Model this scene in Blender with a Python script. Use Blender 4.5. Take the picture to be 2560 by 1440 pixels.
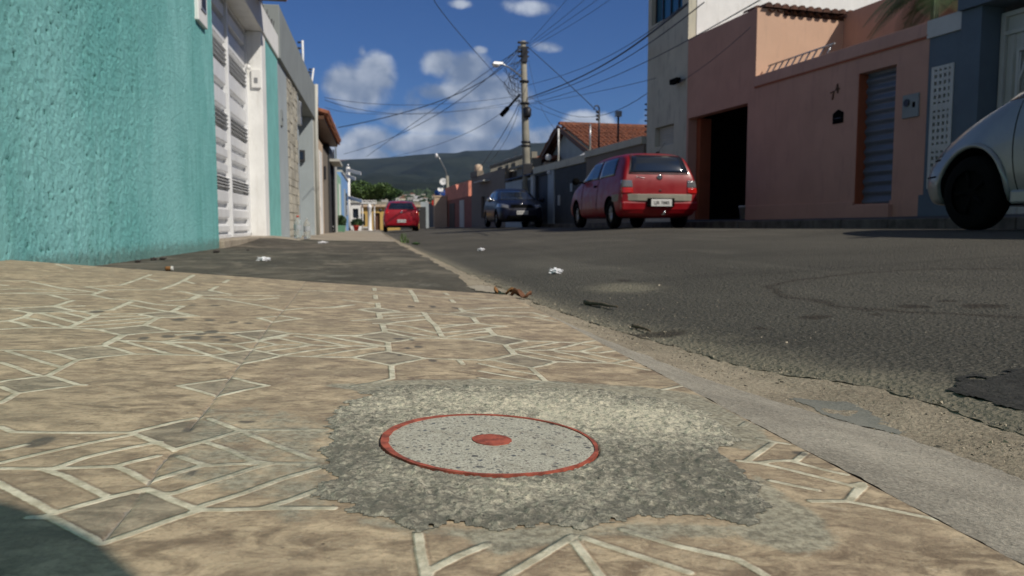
import bpy, bmesh, math, random
import numpy as np
from mathutils import Vector, Matrix
from mathutils.bvhtree import BVHTree
R = math.radians
random.seed(7); rng = np.random.default_rng(7)
scene = bpy.context.scene
col = scene.collection
for o in list(bpy.data.objects): bpy.data.objects.remove(o)

# ------------------------------------------------------------------ camera
FPX = 1900.0; PITCH = math.atan(160/1900); YAW = math.atan(340/1900); CH = 0.2
cd = bpy.data.cameras.new('camera'); cam = bpy.data.objects.new('camera', cd); col.objects.link(cam)
cam.location = (0, 0, CH); cam.rotation_euler = (math.pi/2-PITCH, 0, -YAW)
cd.sensor_width = 36; cd.lens = FPX/2560*36; cd.clip_start = 0.02; cd.clip_end = 9000
cd.dof.use_dof = True; cd.dof.focus_distance = 0.80; cd.dof.aperture_fstop = 13
scene.camera = cam
# ------------------------------------------------------------------ light
SUN = Vector((0.75, -0.80, 1.0)).normalized()
SEL = math.asin(SUN.z); SAZ = math.atan2(SUN.x, SUN.y)
sd = bpy.data.lights.new('sun', 'SUN'); sd.energy = 4.1; sd.angle = R(0.53); sd.color = (1.0, 0.93, 0.82)
so = bpy.data.objects.new('sun', sd); col.objects.link(so); so.rotation_euler = (-SUN).to_track_quat('-Z', 'Y').to_euler()
so.location = (3, -3, 12)
scene.view_settings.view_transform = 'Standard'; scene.view_settings.look = 'None'
scene.view_settings.gamma = 1; scene.view_settings.exposure = -0.05

# camera maths used to turn surveyed picture points into places in the street
_f = Vector((math.sin(YAW)*math.cos(PITCH), math.cos(YAW)*math.cos(PITCH), -math.sin(PITCH)))
_r = Vector((math.cos(YAW), -math.sin(YAW), 0)); _u = _r.cross(_f)
C0 = Vector((0, 0, CH))
def ray(px, py): return _f + _r*((px-1280)/FPX) + _u*(-(py-720)/FPX)
def at(px, py, depth): return C0 + ray(px, py)*depth          # depth along the view axis
def hitz(px, py, a=0., b=0., c=0.):                             # plane z = a+bx+cy
    d = ray(px, py); t = (a-CH)/(d.z-b*d.x-c*d.y); return C0+d*t
def hitx(px, py, X): d = ray(px, py); return C0+d*(X/d.x)
def hity(px, py, Y): d = ray(px, py); return C0+d*(Y/d.y)

# ------------------------------------------------------------------ node helper
class N:
    def __init__(s, tree): s.t = tree; s.n = tree.nodes; s.l = tree.links
    def new(s, typ, **kw):
        n = s.n.new(typ)
        for k, v in kw.items():
            if k.startswith('_'): setattr(n, k[1:], v)
        return n
    def put(s, node, name, val):
        sock = node.inputs[name]
        if hasattr(val, 'is_output') or isinstance(val, bpy.types.NodeSocket): s.l.new(val, sock)
        else: sock.default_value = val
    def math(s, op, a, b=None, c=None, clamp=False):
        n = s.n.new('ShaderNodeMath'); n.operation = op; n.use_clamp = clamp
        for i, v in enumerate((a, b, c)):
            if v is not None: s.put(n, i, v)
        return n.outputs[0]
    def mix(s, f, a, b, typ='MIX'):
        n = s.n.new('ShaderNodeMix'); n.data_type = 'RGBA'; n.blend_type = typ
        s.put(n, 0, f); s.put(n, 6, a if not isinstance(a, tuple) else (*a[:3], 1)); s.put(n, 7, b if not isinstance(b, tuple) else (*b[:3], 1))
        return n.outputs[2]
    def ramp(s, v, lo, hi, a=0., b=1., smooth=True):
        n = s.n.new('ShaderNodeMapRange'); n.interpolation_type = 'SMOOTHSTEP' if smooth else 'LINEAR'
        s.put(n, 0, v); s.put(n, 1, lo); s.put(n, 2, hi); s.put(n, 3, a); s.put(n, 4, b); return n.outputs[0]
    def noise(s, vec, scale, detail=4, rough=.55, dist=0.):
        n = s.n.new('ShaderNodeTexNoise'); s.put(n, 'Vector', vec); s.put(n, 'Scale', scale)
        s.put(n, 'Detail', detail); s.put(n, 'Roughness', rough); s.put(n, 'Distortion', dist); return n.outputs[0]
    def voro(s, vec, scale, feature='F1', out=0, rnd=1.):
        n = s.n.new('ShaderNodeTexVoronoi'); n.feature = feature; s.put(n, 'Vector', vec); s.put(n, 'Scale', scale)
        s.put(n, 'Randomness', rnd); return n.outputs[out]
    def coord(s, scale=(1, 1, 1), rot=(0, 0, 0), kind='Object'):
        tc = s.n.new('ShaderNodeTexCoord'); m = s.n.new('ShaderNodeMapping')
        m.inputs['Scale'].default_value = scale; m.inputs['Rotation'].default_value = rot
        s.l.new(tc.outputs[kind], m.inputs[0]); return m.outputs[0]
    def attr(s, name):
        n = s.n.new('ShaderNodeAttribute'); n.attribute_name = name; return n.outputs['Fac']

def newmat(name):
    m = bpy.data.materials.new(name); m.use_nodes = True
    k = N(m.node_tree); b = m.node_tree.nodes['Principled BSDF']; return m, k, b
def bump(k, b, h, strength, dist):
    n = k.n.new('ShaderNodeBump'); n.inputs['Strength'].default_value = strength; n.inputs['Distance'].default_value = dist
    k.put(n, 'Height', h); k.l.new(n.outputs[0], b.inputs['Normal'])
def srgb(r, g, b_):
    f = lambda c: (c/255)/12.92 if c/255 <= .04045 else ((c/255+.055)/1.055)**2.4
    return (f(r), f(g), f(b_))
def mat(name, c, rough=.7, var=.15, vs=3., bm=.2, bs=60., bd=.004, metal=0., coat=0., dirt=None, spec=.5, stretch=(1, 1, 1)):
    m, k, b = newmat(name)
    v = k.coord(stretch)
    n = k.noise(v, vs, 6, .6); f = k.ramp(n, .3, .7)
    colr = k.mix(f, tuple(x*(1-var) for x in c), tuple(min(1, x*(1+var)) for x in c))
    if dirt:
        v2 = k.coord((4, 4, .7)); n2 = k.noise(v2, 2.2, 5, .65); colr = k.mix(k.ramp(n2, .52, .75, 0, dirt[1]), colr, dirt[0])
    k.put(b, 'Base Color', colr); k.put(b, 'Roughness', rough); k.put(b, 'Metallic', metal)
    k.put(b, 'Coat Weight', coat); k.put(b, 'Coat Roughness', .05); k.put(b, 'Specular IOR Level', spec)
    if bm > 0: bump(k, b, k.noise(v, bs, 5, .6), bm, bd)
    return m

# ------------------------------------------------------------------ world: sky with clouds
world = bpy.data.worlds.new('World'); scene.world = world; world.use_nodes = True
k = N(world.node_tree); bg = world.node_tree.nodes['Background']
sky = k.new('ShaderNodeTexSky'); sky.sky_type = 'NISHITA'; sky.sun_disc = False
sky.sun_elevation = SEL; sky.sun_rotation = SAZ; sky.altitude = 600; sky.air_density = 1.0; sky.dust_density = .6; sky.ozone_density = 2.5
tc = k.new('ShaderNodeTexCoord'); sx = k.new('ShaderNodeSeparateXYZ'); k.l.new(tc.outputs['Generated'], sx.inputs[0])
den = k.math('MAXIMUM', k.math('ABSOLUTE', sx.outputs[1]), .05)
U = k.math('DIVIDE', sx.outputs[0], den); V = k.math('DIVIDE', sx.outputs[2], den)
uv = k.new('ShaderNodeCombineXYZ'); k.l.new(U, uv.inputs[0]); k.l.new(V, uv.inputs[1]); k.l.new(sx.outputs[1], uv.inputs[2])
uv = uv.outputs[0]
def pu(px, py): d = ray(px, py); return d.x/d.y, d.z/d.y
blobs = [(890, 215, 70, 52, 1), (935, 180, 50, 48, 1), (862, 205, 38, 40, .9), (905, 130, 11, 16, .55),
         (1100, 160, 42, 34, .9), (1165, 180, 58, 45, .95), (1200, 225, 105, 38, .9), (1090, 230, 48, 22, .85), (1265, 240, 60, 36, .8),
         (930, 350, 75, 34, .9), (1090, 305, 110, 34, .9), (1215, 300, 98, 46, 1.15), (1130, 368, 230, 34, 1.25), (900, 388, 100, 32, 1.1),
         (1300, 350, 80, 30, .9), (1475, 310, 62, 30, 1), (1400, 340, 70, 26, .8), (1310, 20, 60, 18, .55), (1150, 10, 26, 10, .5),
         (1372, 116, 28, 12, .45), (1200, 126, 14, 8, .4), (1020, 300, 40, 24, .7), (1040, 250, 22, 24, .4), (1560, 345, 60, 26, .8), (700, 350, 160, 60, .9), (1900, 330, 260, 60, .9)]
mask = None
for (px, py, rx, ry, w) in blobs:
    u, v = pu(px, py); u2, _ = pu(px+rx, py); _, v2 = pu(px, py-ry)
    du = k.math('DIVIDE', k.math('SUBTRACT', U, u), abs(u2-u)*1.25); dv = k.math('DIVIDE', k.math('SUBTRACT', V, v), abs(v2-v)*1.25)
    d2 = k.math('ADD', k.math('MULTIPLY', du, du), k.math('MULTIPLY', dv, dv))
    g = k.math('MULTIPLY', k.math('SUBTRACT', 1., d2), w)
    mask = g if mask is None else k.math('MAXIMUM', mask, g)
mask = k.math('MAXIMUM', mask, -.6)
front = k.ramp(sx.outputs[1], 0., .2)
n1 = k.noise(uv, 17., 8, .56, .25); n2 = k.noise(uv, 60., 5, .6)
dens = k.math('ADD', mask, k.math('MULTIPLY', k.math('SUBTRACT', n1, .46), 1.9))
dens = k.math('ADD', dens, k.math('MULTIPLY', k.math('SUBTRACT', n2, .5), .5))
cov = k.math('MULTIPLY', k.ramp(dens, -.05, .85), front)
# billows: brighter where the density falls off upwards, greyer underneath
mp = k.new('ShaderNodeMapping'); k.l.new(uv, mp.inputs[0]); mp.inputs['Location'].default_value = (-0.010, .028, 0)
n1b = k.noise(mp.outputs[0], 9., 4, .5, .1); n1a = k.noise(uv, 9., 4, .5, .1)
lit = k.ramp(k.math('ADD', k.math('SUBTRACT', n1a, n1b), k.math('MULTIPLY', k.math('SUBTRACT', n1, .5), .55)), -.14, .20)
lit = k.math('MULTIPLY', lit, k.ramp(dens, 1.5, .5, .5, 1.))
ccol = k.mix(lit, (1.9, 2.6, 4.0), (7.4, 8.0, 9.0))
skyc = k.mix(1., sky.outputs[0], (.25, .46, .80), 'MULTIPLY')
# unseen bright cloud added behind and overhead to lift and warm the fill light
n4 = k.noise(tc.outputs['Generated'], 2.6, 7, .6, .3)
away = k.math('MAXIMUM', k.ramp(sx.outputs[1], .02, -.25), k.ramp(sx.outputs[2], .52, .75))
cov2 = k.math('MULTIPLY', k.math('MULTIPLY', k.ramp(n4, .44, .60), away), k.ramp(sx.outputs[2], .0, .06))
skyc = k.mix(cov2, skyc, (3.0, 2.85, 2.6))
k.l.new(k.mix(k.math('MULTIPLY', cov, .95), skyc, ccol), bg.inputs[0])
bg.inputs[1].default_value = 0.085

# ------------------------------------------------------------------ object helpers
BASE = {}
def tag(o, label=None, cat=None, group=None, kind=None):
    if label: o['label'] = label
    if cat: o['category'] = cat
    if group: o['group'] = group
    if kind: o['kind'] = kind
    return o
def empty(name, loc, label, cat, group=None):
    o = bpy.data.objects.new(name, None); col.objects.link(o); o.location = loc; o.empty_display_size = .1
    BASE[o.name] = Vector(loc); return tag(o, label, cat, group)
class MB:
    """collects shapes given in world coordinates, then links them as ONE mesh object"""
    def __init__(s): s.bm = bmesh.new(); s.mi = 0
    def face(s, pts):
        f = s.bm.faces.new([s.bm.verts.new(Vector(p)) for p in pts]); f.material_index = s.mi; return f
    def hexa(s, p):                      # 8 corners: 4 bottom ccw, 4 top ccw
        v = [s.bm.verts.new(Vector(q)) for q in p]
        for a in ((3, 2, 1, 0), (4, 5, 6, 7), (0, 1, 5, 4), (1, 2, 6, 5), (2, 3, 7, 6), (3, 0, 4, 7)):
            f = s.bm.faces.new([v[i] for i in a]); f.material_index = s.mi
        return s
    def box(s, x0, x1, y0, y1, z0, z1, fr=None):
        x0, x1 = sorted((x0, x1)); y0, y1 = sorted((y0, y1)); z0, z1 = sorted((z0, z1))
        p = [(x0, y0, z0), (x1, y0, z0), (x1, y1, z0), (x0, y1, z0), (x0, y0, z1), (x1, y0, z1), (x1, y1, z1), (x0, y1, z1)]
        if fr: p = [fr(*q) for q in p]
        return s.hexa(p)
    def prism(s, poly, vec):             # polygon (3-D points) extruded by vec
        vec = Vector(vec); a = [s.bm.verts.new(Vector(q)) for q in poly]; b = [s.bm.verts.new(Vector(q)+vec) for q in poly]
        n = len(poly)
        fs = [s.bm.faces.new(a[::-1]), s.bm.faces.new(b)]
        for i in range(n): fs.append(s.bm.faces.new([a[i], a[(i+1) % n], b[(i+1) % n], b[i]]))
        for f in fs: f.material_index = s.mi
        return s
    def tube(s, pts, r, n=8, cap=True):
        pts = [Vector(p) for p in pts]; rings = []
        rr = r if isinstance(r, (list, tuple)) else [r]*len(pts)
        for i, p in enumerate(pts):
            t = (pts[min(i+1, len(pts)-1)]-pts[max(i-1, 0)]).normalized()
            a = t.cross(Vector((0, 0, 1)) if abs(t.z) < .95 else Vector((1, 0, 0))).normalized(); b = t.cross(a)
            rings.append([s.bm.verts.new(p+(a*math.cos(q)+b*math.sin(q))*rr[i]) for q in [2*math.pi*j/n for j in range(n)]])
        for A, B in zip(rings, rings[1:]):
            for j in range(n):
                f = s.bm.faces.new([A[j], A[(j+1) % n], B[(j+1) % n], B[j]]); f.material_index = s.mi; f.smooth = True
        if cap:
            s.bm.faces.new(rings[0][::-1]).material_index = s.mi; s.bm.faces.new(rings[-1]).material_index = s.mi
        return s
    def lathe(s, prof, c, axis='z', n=24, close=True):   # prof: (radius, height) list about c
        c = Vector(c); rings = []
        for (r, h) in prof:
            ring = []
            for j in range(n):
                a = 2*math.pi*j/n; u, v = r*math.cos(a), r*math.sin(a)
                ring.append(s.bm.verts.new(c+(Vector((u, v, h)) if axis == 'z' else Vector((h, u, v)) if axis == 'x' else Vector((u, h, v)))))
            rings.append(ring)
        for A, B in zip(rings, rings[1:]):
            for j in range(n):
                f = s.bm.faces.new([A[j], A[(j+1) % n], B[(j+1) % n], B[j]]); f.smooth = True; f.material_index = s.mi
        if close:
            s.bm.faces.new(rings[0][::-1]).material_index = s.mi; s.bm.faces.new(rings[-1]).material_index = s.mi
        return s
    def build(s, name, mats, parent=None, bevel=0, smooth=False, label=None):
        bmesh.ops.recalc_face_normals(s.bm, faces=s.bm.faces)
        me = bpy.data.meshes.new(name); s.bm.to_mesh(me); s.bm.free()
        return finish(name, me, mats, parent, bevel, smooth, label)
def finish(name, me, mats, parent=None, bevel=0, smooth=False, label=None):
    o = bpy.data.objects.new(name, me); col.objects.link(o)
    off = BASE[parent.name] if parent else Vector((0, 0, 0))
    if off.length: me.transform(Matrix.Translation(-off))
    if parent: o.parent = parent
    BASE[o.name] = off
    for m in (mats if isinstance(mats, (list, tuple)) else [mats]): me.materials.append(m)
    if smooth:
        for p in me.polygons: p.use_smooth = True
    if bevel:
        b = o.modifiers.new('bevel', 'BEVEL'); b.width = bevel; b.segments = 2; b.limit_method = 'ANGLE'
    if label: o['label'] = label
    return o
def copy_tree(o, parent=None):
    c = o.copy(); col.objects.link(c); BASE[c.name] = BASE.get(o.name, Vector()); c.parent = parent
    for ch in [x for x in bpy.data.objects if x.parent == o and x != c]: copy_tree(ch, c)
    return c
def gridmesh(name, X, Y, Z, mats, attrs=None, keep=None, parent=None, smooth=True, kind=None):
    """X,Y,Z arrays of equal shape (rows, cols)"""
    h, w = X.shape; idx = np.arange(h*w).reshape(h, w)
    q = np.stack([idx[:-1, :-1], idx[:-1, 1:], idx[1:, 1:], idx[1:, :-1]], -1).reshape(-1, 4)
    if keep is not None:
        kf = keep.reshape(-1); q = q[kf[q].all(1)]
        used = np.unique(q); mp = np.full(h*w, -1); mp[used] = np.arange(len(used)); q = mp[q]
    else: used = np.arange(h*w)
    co = np.stack([X, Y, Z], -1).reshape(-1, 3)[used].astype(np.float32)
    me = bpy.data.meshes.new(name); me.vertices.add(len(co)); me.vertices.foreach_set('co', co.ravel())
    me.loops.add(q.size); me.loops.foreach_set('vertex_index', q.ravel().astype(np.int32))
    me.polygons.add(len(q)); me.polygons.foreach_set('loop_start', np.arange(0, q.size, 4, dtype=np.int32))
    me.polygons.foreach_set('use_smooth', np.full(len(q), smooth)); me.update(calc_edges=True); me.validate()
    for an, av in (attrs or {}).items():
        a = me.attributes.new(an, 'FLOAT', 'POINT'); a.data.foreach_set('value', av.reshape(-1)[used].astype(np.float32))
    o = finish(name, me, mats, parent)
    if kind: o['kind'] = kind
    return o
_H = rng.random((4, 256, 256))
def vnoise(x, y, k_=0):
    xi = np.floor(x).astype(int); yi = np.floor(y).astype(int); fx = x-xi; fy = y-yi
    fx = fx*fx*(3-2*fx); fy = fy*fy*(3-2*fy); h = _H[k_ % 4]
    g = lambda a, b: h[(a+37*k_) & 255, (b+91*k_) & 255]
    return (g(xi, yi)*(1-fx)+g(xi+1, yi)*fx)*(1-fy)+(g(xi, yi+1)*(1-fx)+g(xi+1, yi+1)*fx)*fy
def fbm(x, y, o=4, g=.5, k_=0):
    s, a, t = 0, 1., 0
    for i in range(o): s = s+a*vnoise(x*2**i+13.7*i, y*2**i+5.1*i, k_+i); t += a; a *= g
    return s/t
def sstep(a, b, x): t = np.clip((x-a)/(b-a), 0, 1); return t*t*(3-2*t)
def inpoly(px, py, poly):
    c = np.zeros(px.shape, bool); n = len(poly)
    for i in range(n):
        x1, y1 = poly[i][:2]; x2, y2 = poly[(i+1) % n][:2]
        cond = ((y1 > py) != (y2 > py)); c ^= cond & (px < (x2-x1)*(py-y1)/(y2-y1+1e-12)+x1)
    return c
def segdist(X, Y, seg, rad, out):
    """lower `out` to the distance from the segment, on a regular grid X[0,:], Y[:,0]"""
    (x1, y1), (x2, y2) = seg; xs = X[0]; ys = Y[:, 0]
    i0, i1 = np.searchsorted(xs, [min(x1, x2)-rad, max(x1, x2)+rad]); j0, j1 = np.searchsorted(ys, [min(y1, y2)-rad, max(y1, y2)+rad])
    if i1 <= i0 or j1 <= j0: return
    sx_, sy_ = X[j0:j1, i0:i1], Y[j0:j1, i0:i1]; dx, dy = x2-x1, y2-y1; L = dx*dx+dy*dy+1e-12
    t = np.clip(((sx_-x1)*dx+(sy_-y1)*dy)/L, 0, 1); d = np.hypot(sx_-x1-t*dx, sy_-y1-t*dy)
    out[j0:j1, i0:i1] = np.minimum(out[j0:j1, i0:i1], d)

WX = -1.33                       # street face of the left-hand walls
# facade frame of the right-hand side: s along the wall (away), d out towards the street, z up
A0 = Vector((7.77, 10.3, 0)); fu = Vector((-.1097, .994, 0)); fn = Vector((-.994, -.1097, 0))
A1 = Vector((6.85, 18.74, 0)); gu = Vector((-.0698, .9976, 0)); gn = Vector((-.9976, -.0698, 0))
class Fr:
    def __init__(s, o, u, n): s.o, s.u, s.n = o, u, n
    def __call__(s, a, d, z): return s.o+s.u*a+s.n*d+Vector((0, 0, z))
    def px(s, px, py, d=0.):          # picture point on the plane d -> (s, z)
        r = ray(px, py); o = s.o+s.n*d; t = (o-C0).dot(s.n)/r.dot(s.n); p = C0+r*t
        return (p-o).dot(s.u), p.z
    def s(s, px, d=0.): return s.px(px, 560, d)[0]
FA = Fr(A0, fu, fn); FB = Fr(A1, gu, gn)
def kerbx(y): return np.interp(y, [-10, 8, 30, 70], [7.0, 6.65, 6.05, 5.6])
def zg(x, y):
    """height of street and footpaths"""
    x = np.asarray(x, float); y = np.asarray(y, float)
    base = np.interp(x, [-4, -1.33, .2, .38, .52, .62, .70, .80, 4.8, 8], [.0, -.005, -.04, -.05, -.066, -.082, -.086, -.076, .153, .165])
    return base-.0035*np.clip(y-4, 0, None)

# ------------------------------------------------------------------ materials
def sunlit(r, g, b_, f=1.0):     # base colour of a surface that photographs as this sRGB value in full sun
    c = srgb(r, g, b_); return tuple(min(.85, x*f) for x in c)
M = {}
M['teal'] = None
def tile_material():
    m, k, b = newmat('ceramic_paving')
    v = k.coord((1, 1, 1)); vs = k.coord((1, 1.7, 1), (0, 0, R(14)))
    n1 = k.noise(v, 4.5, 5, .6); n2 = k.noise(vs, 24, 9, .72, .5); n3 = k.noise(v, 210, 4, .65); n4 = k.noise(vs, 52, 8, .72, .8); n5 = k.noise(v, 12, 6, .65)
    c = k.mix(k.ramp(n2, .34, .64), (.200, .145, .093), (.58, .455, .30))
    c = k.mix(k.ramp(n5, .42, .66, 0, .55), c, (.235, .17, .115))
    c = k.mix(k.ramp(n4, .54, .70, 0, .6), c, (.14, .097, .062))
    c = k.mix(k.ramp(n4, .44, .34, 0, .5), c, (.56, .465, .335))
    c = k.mix(k.ramp(n1, .40, .68, 0, .35), c, (.27, .22, .15))
    tt = k.math('ADD', k.attr('tint'), k.math('MULTIPLY', k.math('SUBTRACT', n5, .5), .5))
    c = k.mix(k.math('MULTIPLY', k.math('MAXIMUM', k.math('MULTIPLY', tt, k.ramp(k.attr('tint'), .05, .5)), 0.), .62), c, k.mix(k.ramp(n2, .3, .7), (.13, .115, .085), (.36, .32, .24)))
    c = k.mix(k.ramp(n3, .5, .75, 0, .45), c, (.13, .09, .06))
    d = k.math('ADD', k.attr('line'), k.math('MULTIPLY', k.math('SUBTRACT', k.noise(v, 130, 4, .65), .5), .0026))
    ln = k.ramp(d, .0006, -.0006)
    gc = k.mix(k.ramp(k.noise(v, 45, 7, .7), .36, .64), (.40, .36, .255), (.68, .63, .48))
    # darker rim just outside the lines: relief shadow put into the colour
    rim = k.ramp(k.math('ABSOLUTE', k.math('SUBTRACT', k.attr('line'), .0016)), .0014, .0004, 0, .30); c = k.mix(rim, c, (.12, .085, .055))
    c = k.mix(k.math('MULTIPLY', ln, k.ramp(k.noise(v, 20, 5, .6), .25, .45, .78, .98)), c, gc)
    j = k.ramp(k.math('ADD', k.attr('joint'), k.math('MULTIPLY', k.math('SUBTRACT', k.noise(v, 110, 3), .5), .003)), .0004, -.0006)
    c = k.mix(k.math('MULTIPLY', j, .9), c, k.mix(k.noise(v, 40, 4), (.12, .10, .085), (.42, .38, .31)))
    sm = k.attr('smear'); smn = k.ramp(k.math('ADD', sm, k.math('MULTIPLY', k.math('SUBTRACT', k.noise(v, 34, 9, .75), .5), 1.9)), .30, .85)
    c = k.mix(k.math('MULTIPLY', smn, .82), c, k.mix(k.ramp(k.noise(v, 150, 6, .7), .35, .65), (.17, .16, .12), (.42, .395, .30)))
    st = k.attr('stain'); c = k.mix(k.ramp(k.noise(v, 3.2, 7, .72, .4), .50, .72, 0, .38), c, (.17, .145, .105)); c = k.mix(k.math('MULTIPLY', st, .78), c, (.075, .068, .058))
    pits = k.ramp(k.voro(v, 75), .13, .04); gate = k.ramp(k.noise(v, 14, 2), .52, .62)
    c = k.mix(k.math('MULTIPLY', k.math('MULTIPLY', pits, gate), .8), c, (.06, .045, .03))
    k.put(b, 'Base Color', c); k.put(b, 'Roughness', k.ramp(n2, .2, .8, .5, .75)); k.put(b, 'Specular IOR Level', .35)
    h = k.math('ADD', k.math('MULTIPLY', k.ramp(k.attr('line'), .0016, -.0012), .9), k.math('MULTIPLY', n3, .4))
    h = k.math('ADD', h, k.math('MULTIPLY', k.noise(v, 70, 8, .7), 1.2)); h = k.math('SUBTRACT', h, k.math('MULTIPLY', j, .8))
    bump(k, b, h, .7, .0024); return m
M['tile'] = tile_material()
def mortar_material():
    m, k, b = newmat('rough_mortar'); v = k.coord()
    n = k.noise(v, 190, 6, .72, .5); n0 = k.noise(v, 75, 7, .72, .6); n2 = k.noise(v, 13, 6, .62); n3 = k.noise(v, 620, 3, .6)
    f = k.math('ADD', k.math('MULTIPLY', k.math('SUBTRACT', n, .5), 2.3), k.math('MULTIPLY', k.math('SUBTRACT', n0, .5), 1.6))
    f = k.math('ADD', f, k.math('ADD', k.math('MULTIPLY', k.math('SUBTRACT', n2, .5), .7), k.math('MULTIPLY', k.math('SUBTRACT', k.attr('light'), .5), .46)))
    c = k.mix(k.ramp(f, -.30, .16), (.165, .156, .122), (.36, .335, .26))
    c = k.mix(k.ramp(f, .12, .42), c, (.60, .555, .42))
    c = k.mix(k.ramp(n3, .56, .74, 0, .6), c, (.09, .08, .065))
    c = k.mix(k.ramp(k.voro(v, 130), .17, .08, 0, .8), c, (.055, .05, .045))
    c = k.mix(k.math('MULTIPLY', k.ramp(k.voro(v, 330), .2, .1), .5), c, (.10, .08, .06))
    k.put(b, 'Base Color', c); k.put(b, 'Roughness', .92)
    bump(k, b, k.math('ADD', k.math('ADD', n, n0), k.math('MULTIPLY', n3, .4)), 1., .0026); return m
M['mortar'] = mortar_material()
def terrazzo():
    m, k, b = newmat('terrazzo'); v = k.coord(); vw = k.coord((1, 1, 1))
    n = k.noise(v, 420, 4, .6); c = k.mix(k.ramp(n, .3, .7), (.30, .28, .225), (.54, .515, .42))
    c = k.mix(k.ramp(k.noise(v, 26, 6, .7), .45, .68, 0, .5), c, (.27, .24, .18))
    w = k.n.new('ShaderNodeVectorMath'); w.operation = 'ADD'; nn = k.n.new('ShaderNodeTexNoise'); nn.inputs['Scale'].default_value = 240
    k.l.new(v, nn.inputs['Vector']); sc = k.n.new('ShaderNodeVectorMath'); sc.operation = 'SCALE'; sc.inputs['Scale'].default_value = .006
    k.l.new(nn.outputs['Color'], sc.inputs[0]); k.l.new(v, w.inputs[0]); k.l.new(sc.outputs[0], w.inputs[1]); wv = w.outputs[0]
    for s_, lo, colr, g in ((62, .24, (.05, .05, .055), .66), (150, .30, (.12, .12, .11), .46), (260, .30, (.17, .13, .11), .40), (95, .25, (.055, .065, .08), .60), (420, .32, (.14, .13, .11), .35)):
        d = k.voro(wv, s_); rnd = k.n.new('ShaderNodeTexVoronoi'); k.put(rnd, 'Vector', wv); rnd.inputs['Scale'].default_value = s_
        sep = k.n.new('ShaderNodeSeparateColor'); k.l.new(rnd.outputs['Color'], sep.inputs[0])
        sel = k.math('GREATER_THAN', sep.outputs[0], g)
        c = k.mix(k.math('MULTIPLY', k.math('MULTIPLY', k.ramp(d, lo, lo-.08), sel), .85), c, colr)
    k.put(b, 'Base Color', c); k.put(b, 'Roughness', .7); bump(k, b, n, .5, .0009); return m
M['terrazzo'] = terrazzo()
M['red_paint'] = mat('red_oxide_paint', (.30, .070, .040), .7, .42, 90, .35, 260, .0008)
def asphalt(name, dark, light, spots=True):
    m, k, b = newmat(name); v = k.coord()
    n1 = k.noise(v, .7, 5, .6); n2 = k.noise(v, 5, 5, .65); n3 = k.noise(v, 190, 4, .7); vy = k.coord((1, .18, 1)); n4 = k.noise(vy, 1.8, 5, .6)
    vx = k.coord((.35, 1.6, 1)); n5 = k.noise(vx, 1.1, 4, .6)
    c = k.mix(k.ramp(n3, .25, .75), dark, light)
    c = k.mix(k.ramp(n1, .35, .7, 0, .45), c, tuple(x*.72 for x in dark))
    c = k.mix(k.ramp(n4, .5, .72, 0, .45), c, tuple(x*1.25 for x in light))
    c = k.mix(k.ramp(n2, .58, .78, 0, .35), c, (.17, .15, .11))
    c = k.mix(k.ramp(n5, .56, .75, 0, .4), c, tuple(x*.6 for x in dark))
    ag = k.ramp(k.voro(v, 95), .30, .12, 0, .6); c = k.mix(ag, c, (.25, .235, .195)); c = k.mix(k.ramp(k.voro(v, 61), .16, .07, 0, .8), c, (.022, .02, .017)); c = k.mix(k.ramp(k.voro(k.coord((1, .12, 1)), 1.3), .08, .02, 0, .35), c, (.03, .027, .022))
    d = k.attr('dust'); c = k.mix(k.math('MULTIPLY', k.ramp(k.math('ADD', d, k.math('MULTIPLY', k.math('SUBTRACT', k.noise(v, 12, 6, .7), .5), .8)), .2, .9), .8), c, k.mix(n3, (.2, .18, .13), (.33, .30, .22)))
    c = k.mix(k.math('MULTIPLY', k.attr('stain'), .8), c, (.045, .035, .025))
    k.put(b, 'Base Color', c); k.put(b, 'Roughness', .86); k.put(b, 'Specular IOR Level', .3)
    bump(k, b, k.math('ADD', n3, k.math('MULTIPLY', k.voro(v, 85), 1.0)), 1., .010); return m
M['road'] = asphalt('worn_asphalt', (.056, .052, .042), (.148, .137, .111))
def concrete(name, a, b2, stain=(.05, .045, .035), sb=.5, sc=200, bs=.8, bd=.003, st=(1, 1, 1)):
    m, k, b = newmat(name); v = k.coord(); vx = k.coord(st)
    n3 = k.noise(v, sc, 5, .7); n2 = k.noise(vx, 6, 6, .65); n1 = k.noise(vx, 1.3, 5, .6)
    c = k.mix(k.ramp(k.math('ADD', k.math('MULTIPLY', n3, .6), k.math('MULTIPLY', n2, .4)), .32, .68), a, b2)
    c = k.mix(k.ramp(n1, .48, .7, 0, sb), c, stain)
    c = k.mix(k.ramp(k.voro(v, 160), .2, .08, 0, .5), c, tuple(x*.3 for x in a))
    k.put(b, 'Base Color', c); k.put(b, 'Roughness', .9); k.put(b, 'Specular IOR Level', .3)
    bump(k, b, k.math('ADD', n3, k.math('MULTIPLY', n2, .8)), bs, bd); return m
M['border'] = concrete('kerb_concrete', (.20, .18, .145), (.45, .41, .335), (.14, .12, .095), .45, 190, 1., .004)
M['gutter'] = concrete('sandy_gutter', (.20, .165, .118), (.46, .39, .285), (.22, .20, .155), .45, 130, 1., .007)
M['drive'] = concrete('dirty_driveway_concrete', (.052, .045, .033), (.11, .097, .075), (.036, .032, .025), .6, 90, .6, .003, (1, .9, 1))
m = M['drive']; k = N(m.node_tree); b = m.node_tree.nodes['Principled BSDF']; old = b.inputs['Base Color'].links[0].from_socket
va = k.coord((1.2, .8, 1)); na = k.noise(va, 1.9, 8, .7, .5); nb_ = k.noise(k.coord((1.3, .9, 1)), 4.3, 8, .72)
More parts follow.
